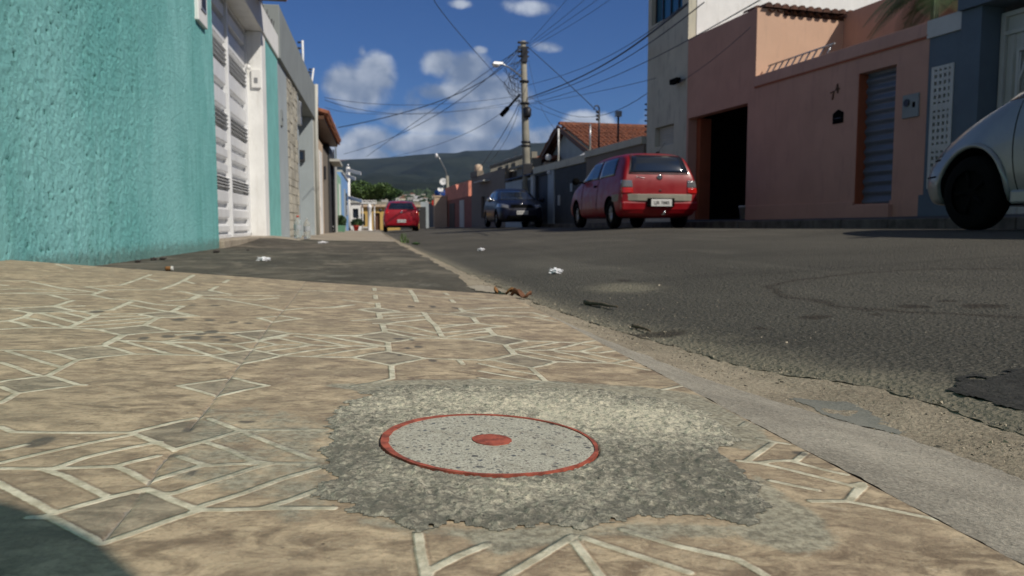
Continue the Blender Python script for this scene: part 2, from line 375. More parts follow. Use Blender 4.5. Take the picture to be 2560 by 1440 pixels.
cc_ = k.mix(k.ramp(na, .47, .66, 0, .75), old, (.20, .172, .13)); cc_ = k.mix(k.ramp(nb_, .56, .68, 0, .6), cc_, (.24, .22, .18)); k.put(b, 'Base Color', cc_)
M['walk'] = concrete('pale_footpath_concrete', (.26, .22, .17), (.42, .37, .29), (.15, .12, .09), .5, 60, .5, .004)
M['slate'] = concrete('grey_cement_skim', (.13, .13, .112), (.24, .235, .20), (.10, .10, .085), .3, 240, .5, .0015)
M['tar'] = concrete('fresh_tar', (.02, .019, .017), (.065, .062, .055), (.012, .012, .011), .5, 110, 1., .008)
M['earth'] = concrete('dry_earth', (.12, .10, .06), (.24, .19, .12), (.06, .07, .03), .5, 1.2, .3, .2)
def stucco():
    m, k, b = newmat('teal_roughcast'); v = k.coord(); vz = k.coord((1, 1, .35))
    n1 = k.noise(vz, 2.2, 6, .65); n2 = k.noise(v, 28, 6, .7); n3 = k.noise(v, 120, 4, .65)
    c = k.mix(k.ramp(n1, .3, .7), (.17, .48, .465), (.29, .64, .63))
    c = k.mix(k.ramp(n2, .6, .8, 0, .5), c, (.34, .66, .62))
    c = k.mix(k.ramp(k.attr('pit'), .35, .9, 0, .85), c, (.025, .14, .12))
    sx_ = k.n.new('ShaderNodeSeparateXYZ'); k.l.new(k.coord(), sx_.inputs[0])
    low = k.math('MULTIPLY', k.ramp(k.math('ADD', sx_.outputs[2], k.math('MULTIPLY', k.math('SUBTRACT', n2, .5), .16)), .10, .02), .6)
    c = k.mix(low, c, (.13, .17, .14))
    nst = k.noise(k.coord((6, 6, .5)), 2.4, 6, .65); c = k.mix(k.ramp(nst, .52, .72, 0, .45), c, (.10, .34, .31))
    sp = k.ramp(k.voro(v, 34), .13, .05); c = k.mix(k.math('MULTIPLY', sp, k.ramp(n2, .45, .6, 0, .85)), c, (.02, .09, .08))
    k.put(b, 'Base Color', c); k.put(b, 'Roughness', .9); k.put(b, 'Specular IOR Level', .15)
    bump(k, b, k.math('ADD', k.math('MULTIPLY', k.noise(v, 42, 9, .8), 1.3), k.math('MULTIPLY', n3, .5)), 1., .010); return m
M['teal'] = stucco()
M['teal_flat'] = mat('teal_paint', (.20, .50, .47), .6, .1, 3, .4, 50, .006)
M['white'] = mat('white_limewash', (.80, .80, .78), .75, .05, 4, .45, 30, .008, dirt=((.45, .42, .36), .35))
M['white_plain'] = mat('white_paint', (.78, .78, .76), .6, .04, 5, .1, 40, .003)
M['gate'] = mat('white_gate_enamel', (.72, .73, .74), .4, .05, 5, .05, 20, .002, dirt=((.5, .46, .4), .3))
M['louver'] = mat('shaded_slat_enamel', (.42, .41, .39), .5, .08, 5, 0)
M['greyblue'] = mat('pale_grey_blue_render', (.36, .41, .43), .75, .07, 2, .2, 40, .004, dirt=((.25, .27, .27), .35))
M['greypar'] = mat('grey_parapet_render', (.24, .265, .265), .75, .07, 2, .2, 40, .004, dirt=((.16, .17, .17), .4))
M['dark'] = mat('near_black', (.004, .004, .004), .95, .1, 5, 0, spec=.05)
M['darkmetal'] = mat('dark_metal', (.05, .05, .055), .45, .1, 8, 0, metal=.6)
M['steel'] = mat('galvanised_steel', (.45, .46, .47), .4, .12, 8, .1, 30, .001, metal=.8)
M['pole'] = mat('weathered_pole_concrete', (.27, .255, .21), .9, .15, 3, .4, 30, .006, dirt=((.12, .11, .09), .5))
M['wood'] = mat('brown_wood', (.10, .045, .022), .6, .2, 6, .3, 40, .003, stretch=(8, 8, 1))
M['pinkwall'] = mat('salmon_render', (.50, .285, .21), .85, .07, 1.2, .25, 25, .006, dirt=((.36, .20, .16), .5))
M['pinklit'] = mat('sunlit_salmon_render', (.62, .40, .28), .85, .06, 1.2, .2, 25, .006, dirt=((.45, .30, .22), .4))  # lit copy of the salmon render: sunlight put into a paler colour
M['orange'] = mat('orange_reveal_paint', (.33, .085, .032), .7, .1, 3, .1, 40, .003)
M['greywall'] = mat('warm_grey_render', (.52, .50, .40), .85, .08, 1.4, .25, 25, .006, dirt=((.15, .15, .13), .5))
M['darkkerb'] = mat('grimy_kerb_concrete', (.10, .09, .075), .9, .4, 4, .4, 40, .006, dirt=((.03, .027, .022), .7))
M['slatewall'] = mat('dark_grey_cladding', (.055, .06, .062), .8, .15, 4, .4, 20, .01)
M['bluegrey'] = mat('slate_blue_render', (.10, .135, .165), .8, .08, 2, .2, 30, .005)
M['shade_white'] = mat('dull_white_paint', (.50, .50, .46), .65, .06, 3, .1, 40, .003)  # duller, greyer tone of the plain white
M['shutter'] = mat('blue_grey_roller_steel', (.15, .18, .22), .45, .06, 5, 0, metal=.3)
M['rooftile'] = mat('clay_roof_tile', (.23, .085, .045), .85, .4, 9, .5, 30, .02, dirt=((.06, .045, .035), .7))
M['glass'] = mat('dark_glass', (.012, .018, .03), .06, .1, 2, 0, spec=.8)
M['blueglass'] = mat('blue_window_glass', (.015, .10, .17), .12, .1, 2, 0, spec=.8)
M['brownwall'] = mat('brown_grey_render', (.20, .17, .135), .85, .08, 1.4, .2, 25, .006)
M['beige'] = mat('beige_render', (.55, .42, .30), .85, .08, 1.4, .2, 25, .006)
M['yellow'] = mat('ochre_render', (.50, .34, .11), .85, .1, .8, .2, 25, .006, dirt=((.3, .2, .08), .4))
M['oldtile'] = mat('weathered_roof_tile', (.10, .045, .03), .9, .4, 9, .5, 30, .02)
M['leaf'] = mat('leaf_green', (.065, .115, .026), .6, .45, 3, 0)
M['darkleaf'] = mat('dark_leaf_green', (.035, .075, .02), .6, .45, 3, 0)
M['palm'] = mat('palm_leaf', (.06, .10, .035), .55, .4, 6, 0)
M['trunk'] = mat('bark', (.12, .09, .065), .9, .2, 8, .5, 40, .01)
M['bluewall'] = mat('sky_blue_render', (.20, .38, .68), .8, .08, 2, .2, 30, .005)
M['greenwall'] = mat('mint_render', (.28, .46, .33), .8, .08, 2, .2, 30, .005)
M['charcoal'] = mat('charcoal_panel', (.035, .037, .04), .6, .1, 3, .1, 30, .003)
M['cable'] = mat('cable_rubber', (.045, .06, .085), .7, .1, 8, 0)
M['paper'] = mat('crumpled_paper', (.80, .80, .82), .8, .03, 40, .3, 120, .002)
M['blueplastic'] = mat('blue_plastic', (.01, .05, .22), .4, .1, 3, 0)
M['redplastic'] = mat('red_plastic', (.5, .03, .02), .4, .1, 3, 0)
M['greenplaster'] = mat('green_planter', (.10, .23, .15), .8, .1, 6, .2, 40, .003)
M['rubber'] = mat('tyre_rubber', (.005, .005, .005), .95, .1, 9, .2, 60, .002, spec=.1)
M['chrome'] = mat('polished_metal', (.6, .6, .6), .2, .05, 4, 0, metal=1.)
M['lens_red'] = mat('red_lamp_lens', (.45, .01, .008), .15, .1, 30, 0, coat=1.)
M['lens_clear'] = mat('clear_lamp_lens', (.20, .20, .21), .12, .1, 60, .2, 90, .002, metal=.4, coat=1.)
M['plate'] = mat('number_plate', (.60, .60, .58), .45, .03, 9, 0)
M['lamp_lens'] = mat('lamp_diffuser', (.85, .85, .85), .25, .02, 9, 0, coat=1.)

# ================================================================== GROUND
def tile_edge_y(x): return np.interp(x, [-1.4, -1.056, -.229, .375, .43], [3.14, 2.982, 2.575, 2.345, 2.32])
def zt(x, y): return -.05*np.asarray(x, float)
# joints and printed lines of the paving, surveyed from picture crops: (origin x, origin y, scale, width, [polylines])
W = .0062
LINES = [
 (0, 1060, 2.977, W, [[(0,15),(100,55),(550,62),(975,60),(1190,10),(1330,-22),(1490,-50)], [(1560,-40),(1700,15),(1790,52),(1600,105),(1400,160),(1300,190)],
  [(975,60),(1120,115),(1290,185)], [(1790,48),(2100,48),(2430,46)], [(1810,60),(1960,120),(2180,205),(2330,265)], [(1520,130),(1700,190),(1880,275),(2000,290)],
  [(0,190),(200,148)], [(0,285),(300,215),(700,130),(960,80)], [(1190,130),(900,185),(650,240),(480,300),(420,320)],
  [(0,325),(300,328),(420,325),(700,318),(860,312),(1000,275),(1180,235)], [(860,312),(960,350),(1100,430)], [(330,335),(480,380),(620,450),(780,530)],
  [(-60,410),(0,440),(150,520),(300,600),(400,660),(600,605),(800,550),(1050,490)], [(1100,430),(1300,370),(1480,315),(1700,300),(1950,295),(2330,297)],
  [(1340,240),(1450,280),(1540,305)], [(1090,480),(1200,520),(1300,515),(1500,450),(1700,390),(1900,325),(2000,300)], [(1090,480),(1250,550),(1450,630)],
  [(1470,620),(1800,520),(2100,410),(2400,325)], [(1450,640),(1700,640),(2000,632),(2480,632)], [(1960,628),(2150,575),(2390,485)],
  [(760,890),(1000,810),(1250,720),(1480,645)], [(220,690),(380,690),(550,780),(760,890)]]),
 (0, 840, 5.12, W, [[(0,185),(300,187),(560,195),(700,190),(1000,155),(1340,122),(1500,45),(1600,-10)], [(560,195),(760,240),(960,305)], [(100,200),(300,260),(560,340),(790,405)],
  [(0,340),(200,400),(400,480),(500,505)], [(0,590),(100,570),(350,540),(620,505),(780,420),(1000,310),(1300,270),(1700,232),(2200,235),(2560,250)],
  [(1340,130),(1500,165),(1700,225)], [(1580,70),(1800,130),(2000,185),(2200,232)], [(1520,60),(1700,65),(2080,80),(2560,90)], [(2080,75),(2400,40)], [(2080,80),(2300,130),(2560,200)],
  [(620,510),(800,560),(1000,625),(1090,628)], [(0,650),(220,735),(500,695),(900,645)], [(220,735),(100,810),(0,860)]]),
 (400, 840, 4.267, W, [[(200,530),(450,495),(700,462)], [(790,447),(950,490),(1150,527),(900,575),(620,640)], [(200,530),(400,580),(590,635)],
  [(0,200),(300,205),(540,210),(760,180),(980,145)], [(540,210),(700,255),(840,300)], [(860,300),(1080,260),(1300,210),(1600,220),(2050,225),(2250,185),(2440,160)],
  [(980,145),(1130,175),(1300,210)], [(990,135),(1250,92),(1550,95),(2050,102),(2410,108)], [(1130,165),(1400,130),(1620,97)], [(1300,205),(1600,155),(2020,108)],
  [(1640,215),(1950,165),(2300,118)], [(1250,92),(1080,60)], [(1240,20),(1450,60),(1640,95)], [(1450,0),(1750,55),(1950,98)], [(1760,0),(2050,55),(2320,105)], [(2060,0),(2250,35),(2430,62)],
  [(2430,62),(2445,165)], [(2050,225),(2250,265),(2470,310),(2480,450)], [(2480,450),(2250,500),(2050,535)], [(2445,165),(2560,180)], [(2470,310),(2560,290)],
  [(60,75),(300,135),(540,205)], [(400,75),(600,125),(760,180)], [(60,75),(400,75),(760,90),(1020,60),(1180,30),(1350,0)], [(780,92),(960,145)], [(0,170),(150,200)], [(860,0),(1050,50)]]),
 (800, 690, 5.12, W, [[(0,765),(420,765),(620,740),(830,710)], [(60,765),(300,810),(560,850),(840,895)], [(440,770),(650,810),(870,845)], [(830,710),(800,620)],
  [(830,710),(1050,755),(1230,790),(1070,825),(890,845)], [(1230,790),(1570,795),(1900,805),(2230,755)], [(420,575),(620,560),(760,545)], [(700,610),(840,615),(1000,595),(1340,555)],
  [(850,680),(1100,720),(1500,780)], [(840,620),(1100,640),(1490,730)], [(750,475),(770,545)], [(740,345),(750,400)], [(705,245),(715,290)], [(695,155),(700,190)],
  [(490,430),(740,405),(1000,450),(740,475),(490,430)], [(770,480),(1000,465),(1310,465)], [(800,515),(1100,495),(1320,510)], [(860,550),(1100,530),(1350,510)], [(1000,590),(1200,575),(1370,555)],
  [(1330,470),(1400,570),(1480,630),(1560,770)], [(1150,180),(1210,260),(1240,330)], [(1600,215),(1640,240)], [(1680,300),(1715,335)], [(1790,410),(1840,455)],
  [(1400,480),(1700,500),(1950,530),(2020,605)], [(1840,455),(1690,475)], [(1840,455),(2000,480),(2230,505),(2100,520),(1950,530)], [(2020,605),(1850,620),(1550,665)],
  [(2020,605),(2200,630),(2340,640),(2150,665),(1960,690),(1580,725)], [(2150,665),(2220,750)], [(2140,700),(1900,730),(1600,780)], [(2220,750),(2400,785),(2560,810)],
  [(1900,805),(2100,835),(2370,880),(2560,850)], [(2370,880),(2480,1000),(2300,1040),(2100,1070),(1750,1065),(1350,1050),(1150,1010),(910,970)], [(1350,1050),(1150,1090),(930,1130)],
  [(1780,1070),(1830,1126)], [(1500,635),(1800,620)], [(2230,505),(2560,530)], [(1850,440),(2200,410)], [(0,410),(400,370)], [(300,305),(680,350)]]),
 (1200, 760, 4.741, W, [[(0,400),(180,365),(350,390),(560,435),(430,460),(300,485),(420,590)], [(0,330),(100,325)], [(70,285),(180,365)], [(100,285),(300,262)],
  [(560,435),(900,445),(1170,460),(1270,445),(1360,432)], [(390,540),(600,510),(920,450)], [(390,545),(800,545),(1160,560),(1400,575),(1600,550)], [(800,545),(1000,510),(1190,460)],
  [(1230,475),(1430,500),(1200,555)], [(420,590),(640,635),(900,680),(780,720),(600,755)], [(480,550),(800,610),(1180,680)], [(900,560),(1200,620),(1480,680)], [(1200,565),(1450,620),(1700,665)],
  [(900,680),(1200,688),(1600,695),(1790,655)], [(1600,700),(1800,740),(2000,780)], [(140,660),(350,705),(600,750),(780,910),(1000,950)], [(780,910),(580,960)],
  [(0,705),(300,770),(660,830)], [(0,790),(400,860),(720,910)], [(0,870),(300,920),(600,950)], [(2150,1020),(2390,970)], [(0,45),(300,40),(560,35)], [(250,90),(620,100),(800,150),(640,160)],
  [(0,150),(150,130),(500,145),(640,160),(890,210)], [(420,590),(140,660),(0,665)], [(-180,1180),(20,1135),(200,1126)]]),
 (0, 640, 5.12, W, [[(0,680),(400,660),(710,640),(930,570)], [(170,690),(400,735),(330,780),(130,830),(0,840)], [(400,740),(700,720),(1100,705),(1420,695),(1560,640),(1720,570)],
  [(130,835),(250,860),(380,905)], [(300,785),(600,850),(850,915)], [(540,740),(760,800),(1000,865)], [(800,720),(960,760),(1130,800)], [(1060,715),(1230,760)],
  [(1260,745),(1100,820),(880,920)], [(0,940),(400,920),(880,925),(1300,940),(1850,890),(2020,795)], [(1250,940),(1400,980),(1560,1020),(1350,1126)], [(1560,1020),(1800,995),(2200,970),(2560,970)],
  [(1200,790),(1800,765)], [(1130,855),(1500,825),(1940,790)], [(960,910),(1400,880),(1880,840)], [(1260,745),(1800,740),(2200,710)], [(1800,750),(2020,795),(2200,790),(2450,770)],
  [(1720,570),(2000,620),(2340,640),(2200,715)], [(1600,615),(2130,710)], [(1850,890),(2000,920),(2150,960)], [(2200,715),(2450,770)], [(1180,495),(1350,435),(1600,430),(2050,430),(2250,360),(2480,250)],
  [(1180,495),(1400,545),(1700,570)], [(250,480),(700,490),(1180,495)], [(400,330),(700,390),(1230,465)], [(540,355),(900,440)], [(1550,370),(1730,310),(1930,235)], [(1540,375),(1350,380),(1100,390),(1350,435)],
  [(1870,285),(2020,320)], [(2350,310),(2480,350)], [(0,430),(400,420),(700,440)], [(0,480),(500,470),(1100,460)], [(720,100),(920,165)], [(0,320),(350,315)], [(0,370),(90,380)], [(650,500),(860,555)],
  [(2280,1015),(2560,990)], [(1500,1080),(2000,1100),(2560,1110)], [(2540,500),(2430,555),(2100,575)], [(2320,450),(2540,500)], [(710,650),(960,705)], [(710,650),(1060,640)]]),
 (400, 660, 5.12, W, [[(220,910),(560,880),(900,885),(1150,865),(1340,850),(1420,850),(1680,890),(1500,925),(1290,965)], [(900,885),(1080,935),(1240,970)], [(1680,890),(2000,905),(2560,915)],
  [(1260,695),(1470,675)], [(1540,665),(1800,705),(1600,725),(1460,745)], [(1260,695),(1440,745)], [(1550,595),(1330,545),(860,455),(500,430),(900,445),(1240,455),(1500,430)],
  [(1600,590),(1900,560),(2200,560),(2480,520)], [(520,400),(1000,400),(1520,400)], [(520,400),(400,455)], [(240,345),(510,395)], [(640,335),(730,285)], [(640,335),(900,385)], [(820,235),(880,200)],
  [(300,210),(430,140)], [(180,610),(480,670),(0,690)], [(1780,345),(2060,340),(2520,365)]]),
 (800, 690, 5.12, W, [[(0,190),(500,215),(900,225),(1200,245),(1500,265),(1900,285),(2400,310)]]),
 (860, 1200, 1.506, W, [[(280,205),(290,280),(310,372),(320,345),(430,290),(540,245)], [(600,372),(740,290),(860,215)], [(900,220),(1050,270),(1300,350)], [(870,240),(930,320),(970,372)], [(1050,190),(1250,250),(1480,300),(1590,361)],
  [(1760,80),(1900,80),(2240,150)], [(1960,20),(1900,80)]]),
 (1760, 1040, 5.12, W, [[(560,80),(480,130)], [(700,290),(900,330),(1080,360)], [(900,330),(700,470),(560,570)], [(450,575),(700,600),(1100,690),(1500,790),(1880,890),(2030,860),(1870,1070)],
  [(700,600),(900,575),(1100,570),(1500,680),(1820,750)], [(1300,470),(1180,570)], [(860,830),(1200,900),(1450,950)]]),
]
JOINTS = [(400, 660, 5.12, .0028, [[(1860,225),(1800,310),(1690,460),(1590,580),(1510,670),(1420,760),(1350,860),(1240,1010),(1170,1110)]]),
 (400, 840, 4.267, .0024, [[(980,150),(840,320),(760,430),(620,620),(450,840),(310,1000)]]), (0, 1060, 2.977, .0016, [[(1300,200),(1200,290),(1100,450)], [(1060,500),(900,700),(780,860)]]),
 (0, 640, 5.12, .002, [[(1050,140),(900,175),(700,235),(560,270),(360,320),(150,365)]])]
def survey(groups, fac=None):
    for ox, oy, s, w, pls in groups:
        for pl in pls:
            q = [hitz(ox+x/s, oy+y/s, 0, -.05) for x, y in pl]
            for a, b in zip(q, q[1:]): yield (a.x, a.y), (b.x, b.y), w
xs = np.arange(-1.345, .4105, .003); ys = np.arange(.30, 3.16, .0034)
X, Y = np.meshgrid(xs, ys)
def sdf_fast(groups):
    out = np.full(X.shape, .05)
    for a, b, w in survey(groups): segdist(X, Y, (a, b), .03, out)
    return out
dl = sdf_fast(LINES)-W/2*(1.08+.95*sstep(.75, 1.9, Y)); dj = sdf_fast(JOINTS)-.0013
# the grey-ish diamonds of the print
DIAM = [(0,1060,2.977,[(975,60),(1330,-25),(1560,-30),(1790,52),(1300,190)]), (0,1060,2.977,[(400,660),(1080,480),(1450,630),(760,890)]), (0,840,5.12,[(640,192),(1340,125),(1700,228),(1000,305)]),
 (400,840,4.267,[(540,208),(980,148),(1300,210),(860,300)]), (400,840,4.267,[(200,530),(760,447),(1150,527),(620,640)]), (800,690,5.12,[(440,770),(830,712),(1210,790),(870,842)]),
 (800,690,5.12,[(430,1035),(880,968),(1330,1050),(930,1126)]), (800,690,5.12,[(1940,803),(2230,755),(2640,815),(2370,880)]), (1200,760,4.741,[(140,660),(420,595),(880,680),(600,750)]),
 (800,690,5.12,[(490,430),(740,405),(1000,450),(740,475)]), (800,690,5.12,[(560,570),(780,545),(1010,592),(840,615)]), (800,690,5.12,[(1650,480),(1840,455),(2200,500),(1950,530)]),
 (400,660,5.12,[(900,885),(1380,850),(1680,890),(1250,975)]), (0,640,5.12,[(1300,940),(1850,890),(2150,960),(1560,1020)]), (0,640,5.12,[(1800,750),(2200,715),(2450,770),(2020,795)]),
 (0,840,5.12,[(0,590),(620,508),(1000,628),(220,735),(0,650)]), (400,660,5.12,[(400,345),(640,335),(840,385),(520,398)]), (0,640,5.12,[(190,690),(700,650),(900,705),(400,738)])]
tint = np.zeros(X.shape)
for ox, oy, s, pl in DIAM:
    q = [hitz(ox+x/s, oy+y/s, 0, -.05) for x, y in pl]; tint = np.maximum(tint, inpoly(X, Y, [(p.x, p.y) for p in q])*1.)
PATCH = [(818,1060),(832,1030),(870,1005),(905,985),(950,966),(1050,962),(1200,964),(1350,968),(1500,975),(1620,990),(1700,1010),(1760,1030),(1800,1052),(1850,1090),(1830,1110),(1795,1125),(1830,1160),(1865,1180),(1880,1205),(1915,1228),(1935,1262),(1900,1290),(1880,1318),(1800,1300),(1720,1295),
         (1600,1302),(1500,1310),(1440,1322),(1360,1318),(1250,1330),(1180,1326),(1100,1318),(1040,1322),(960,1300),(900,1290),(840,1270),(800,1245),(795,1215),(830,1190),(812,1160),(800,1140),(815,1110),(822,1085)]
PATCHXY = [(p.x, p.y) for p in (hitz(x, y, 0, -.05) for x, y in PATCH)]
SMEAR = [[(500,1020),(660,1015),(830,1060),(840,1130),(800,1300),(700,1310),(640,1240),(520,1215),(400,1190),(470,1090)], [(780,960),(900,958),(960,950),(1250,945),(1600,965),(1740,985),(1900,1050),(1935,1120),(1880,1130),(1800,1110)],
         [(1880,1180),(1960,1230),(2060,1300),(2110,1370),(2010,1385),(1880,1370),(1860,1310)], [(820,1260),(900,1290),(1000,1310),(1200,1325),(1480,1310),(1900,1310),(1990,1350),(1820,1350),(1500,1345),(1250,1395),(1150,1350),(900,1320)],
         [(300,1330),(380,1215),(420,1230),(330,1340)]]
smear = np.zeros(X.shape)
for i, pl in enumerate(SMEAR):
    q = [hitz(x, y, 0, -.05) for x, y in pl]; smear = np.maximum(smear, inpoly(X, Y, [(p.x, p.y) for p in q])*(.62 if i in (0, 4) else .95))
def blur(a, n):
    for _ in range(n):
        a = (a+np.roll(a, 1, 0)+np.roll(a, -1, 0)+np.roll(a, 1, 1)+np.roll(a, -1, 1))/5
    return a
smear = blur(smear, 10)
stain = np.zeros(X.shape)
STAINS = [(100,1103,34,11),(432,1137,13,7),(481,1184,11,7),(448,800,20,4),(530,830,22,4),(500,836,14,3),(420,842,22,4),(480,845,30,4),(545,843,22,3),(560,850,16,3),(480,763,12,2),(535,764,15,2),
          (524,801,15,3),(583,806,12,3),(619,809,11,2),(240,780,18,3),(126,780,6,2),(588,836,12,2),(360,846,16,4),(1028,766,10,2.4),(1082,766,11,2.4),(1138,769,8,2),(995,847,15,3),(1030,849,8,2.4),(1081,901,10,3),
          (1046,866,12,3),(470,1073,16,6),(1100,1106,0,0),(2003,1135,20,6),(620,1055,25,3),(1000,887,6,2),(1018,870,8,3),(250,900,6,3)]
for x, y, a, b_ in STAINS:
    if a == 0: continue
    p = hitz(x, y, 0, -.05); ex = (hitz(x+a, y, 0, -.05)-p).length; ey = (hitz(x, y-b_, 0, -.05)-p).length
    wob = (fbm(X*60, Y*60, 3)-.5)*.9; d = np.hypot((X-p.x)/ex, (Y-p.y)/ey)+wob; stain = np.maximum(stain, 1-sstep(.75, 1.15, d))
zz = zt(X, Y)+(fbm(X*3, Y*3, 3)-.5)*.0025
inp = inpoly(X, Y, PATCHXY)
zz = zz-.0022*sstep(.985, 1., blur(inp.astype(float), 90))
zz -= .0015*(1-sstep(-.001, .002, dj))
tp = gridmesh('pavement', X, Y, zz, M['tile'], dict(line=dl, joint=dj, tint=blur(tint, 1), smear=smear, stain=stain), keep=(Y < tile_edge_y(X)), kind='structure')
# paving behind the camera and the edge of the slab
xb = np.array([-1.345, -.6, .0, .41]); yb = np.array([-4., -2, 0, .30]); XB, YB = np.meshgrid(xb, yb); o9 = np.ones(XB.shape)
gridmesh('pavement', XB, YB, zt(XB, YB), M['tile'], dict(line=o9*.05, joint=o9*.05, tint=o9*0, smear=o9*0, stain=o9*0), kind='structure')
eb = MB(); ex = np.linspace(-1.345, .41, 60)
for a, b_ in zip(ex, ex[1:]):
    ya, yb_ = float(tile_edge_y(a)), float(tile_edge_y(b_))
    eb.face([(a, ya-.003, float(zt(a, 0))-.0004), (b_, yb_-.003, float(zt(b_, 0))-.0004), (b_, yb_+.003, float(zg(b_, yb_))-.03), (a, ya+.003, float(zg(a, ya))-.03)])
o = eb.build('pavement_edge', M['walk']); o['kind'] = 'structure'

# rough mortar round the survey disc
DC = Vector((.103, .694)); DR = .1013
xs2 = np.arange(-.24, .52, .0018); ys2 = np.arange(.46, 1.08, .0018); X2, Y2 = np.meshgrid(xs2, ys2)
wx = (fbm(X2*42, Y2*42, 6, .68)-.5)*.045; wy = (fbm(X2*42+9, Y2*42+3, 6, .68, k_=1)-.5)*.055
ins = inpoly(X2+wx, Y2+wy, PATCHXY); soft = blur(ins.astype(float), 20)
rr = np.hypot(X2-DC.x, Y2-DC.y); lump = fbm(X2*105, Y2*105, 4, .62, 2)-.5; fine = fbm(X2*230, Y2*230, 2, .6, 1)-.5
hz = .0002+sstep(.62, 1., soft)*(.0007+(lump*.0068+fine*.0030)*sstep(DR-.002, DR+.010, rr))
z2 = zt(X2, Y2)+(fbm(X2*3, Y2*3, 3)-.5)*.0025+np.where(rr < DR+.002, -.004, np.maximum(hz, .0002)+.0003)
# paler fresh areas of the mortar
LIGHT = [(1250,1010,330,32,1.),(1500,1040,260,40,.9),(1320,1240,130,26,.9),(1180,1275,90,10,.4),(1650,1060,150,30,.8),(1480,1160,90,25,.6),(1550,1250,120,20,.3),(1000,1010,60,20,.5),(1300,1215,260,12,.7)]
lig = .42+.25*(fbm(X2*14, Y2*14, 4, .6, 3)-.5)
for x, y, a, b_, w in LIGHT:
    p = hitz(x, y, 0, -.05); ex_ = (hitz(x+a, y, 0, -.05)-p).length; ey = (hitz(x, y-b_, 0, -.05)-p).length
    lig = lig+(w-.15)*.75*np.exp(-((X2-p.x)/ex_)**2-((Y2-p.y)/ey)**2)
for x, y, a, b_, w in [(1740,1180,160,45,.55),(1650,1270,220,30,.45),(980,1270,150,40,.5),(860,1150,60,50,.3),(1200,1310,160,16,.5)]:
    p = hitz(x, y, 0, -.05); ex_ = (hitz(x+a, y, 0, -.05)-p).length; ey = (hitz(x, y-b_, 0, -.05)-p).length
    lig = lig-w*np.exp(-((X2-p.x)/ex_)**2-((Y2-p.y)/ey)**2)
gridmesh('mortar_patch', X2, Y2, z2, M['mortar'], dict(light=lig), keep=ins, kind='structure')

# survey marker: terrazzo disc, red ring, red centre
mk = empty('survey_marker', (DC.x, DC.y, zt(DC.x, 0)), 'round speckled white survey disc with red ring and centre dot in rough mortar', 'survey marker')
def disc_pts(r0, r1, dz, cx, cy, jit=0., n=160, base=None, varw=None):
    b = base or MB(); A = []; B = []
    for i in range(n):
        a = 2*math.pi*i/n; j0 = (vnoise(np.array(a*9), np.array(3.))-.5)*jit; j1 = (vnoise(np.array(a*11), np.array(8.))-.5)*jit
        ri = r0+j0-(varw(a) if varw else 0); ro = r1+j1
        for L, r_ in ((A, ri), (B, ro)):
            x, y = cx+r_*math.cos(a), cy+r_*math.sin(a); L.append((x, y, float(zt(x, y))+dz))
    return A, B
b = MB(); n = 96; rings = []
for r_ in np.linspace(0, DR, 26)[1:]:
    rings.append([b.bm.verts.new((DC.x+r_*math.cos(2*math.pi*i/n), DC.y+r_*math.sin(2*math.pi*i/n), float(zt(DC.x+r_*math.cos(2*math.pi*i/n), 0))+.0016-(.0012 if r_ > DR-.001 else 0))) for i in range(n)])
c_ = b.bm.verts.new((DC.x, DC.y, float(zt(DC.x, 0))+.0016))
for i in range(n): b.bm.faces.new([c_, rings[0][i], rings[0][(i+1) % n]])
for A_, B_ in zip(rings, rings[1:]):
    for i in range(n): b.bm.faces.new([A_[i], A_[(i+1) % n], B_[(i+1) % n], B_[i]])
low = [b.bm.verts.new((v.co.x, v.co.y, v.co.z-.012)) for v in rings[-1]]
for i in range(n): b.bm.faces.new([rings[-1][i], rings[-1][(i+1) % n], low[(i+1) % n], low[i]])
b.build('disc', M['terrazzo'], mk, smooth=True)
def ringmesh(name, r0, r1, cx, cy, z0, h, jit, varw=None):
    A, B = disc_pts(r0, r1, z0+h, cx, cy, jit, varw=varw); b = MB(); n = len(A)
    up = [(b.bm.verts.new(p), b.bm.verts.new(q)) for p, q in zip(A, B)]
    dn = [(b.bm.verts.new(Vector(p)-Vector((0, 0, h+.002))), b.bm.verts.new(Vector(q)-Vector((0, 0, h+.006)))) for p, q in zip(A, B)]
    for i in range(n):
        j = (i+1) % n
        b.bm.faces.new([up[i][0], up[i][1], up[j][1], up[j][0]]); b.bm.faces.new([up[i][1], dn[i][1], dn[j][1], up[j][1]]); b.bm.faces.new([up[i][0], up[j][0], dn[j][0], dn[i][0]])
    return b.build(name, M['red_paint'], mk)
ringmesh('painted_ring', .0983, .1014, DC.x, DC.y, .0016, .0009, .0012, lambda a: .0036*max(0, math.cos(a-math.pi))**2+.0012*max(0, math.cos(a-2.2)))
dt = hitz(1229, 1104, 0, -.05)
b = MB(); n = 64; c_ = b.bm.verts.new((dt.x, dt.y, float(zt(dt.x, 0))+.0024)); rg = []; lw = []
for i in range(n):
    a = 2*math.pi*i/n; r_ = .0187+(float(vnoise(np.array(a*4), np.array(1.)))-.5)*.0012; x, y = dt.x+r_*math.cos(a), dt.y+r_*math.sin(a)
    rg.append(b.bm.verts.new((x, y, float(zt(x, 0))+.0023))); lw.append(b.bm.verts.new((x, y, float(zt(x, 0))+.001)))
for i in range(n): j = (i+1) % n; b.bm.faces.new([c_, rg[i], rg[j]]); b.bm.faces.new([rg[i], lw[i], lw[j], rg[j]])
b.build('painted_centre', M['red_paint'], mk)

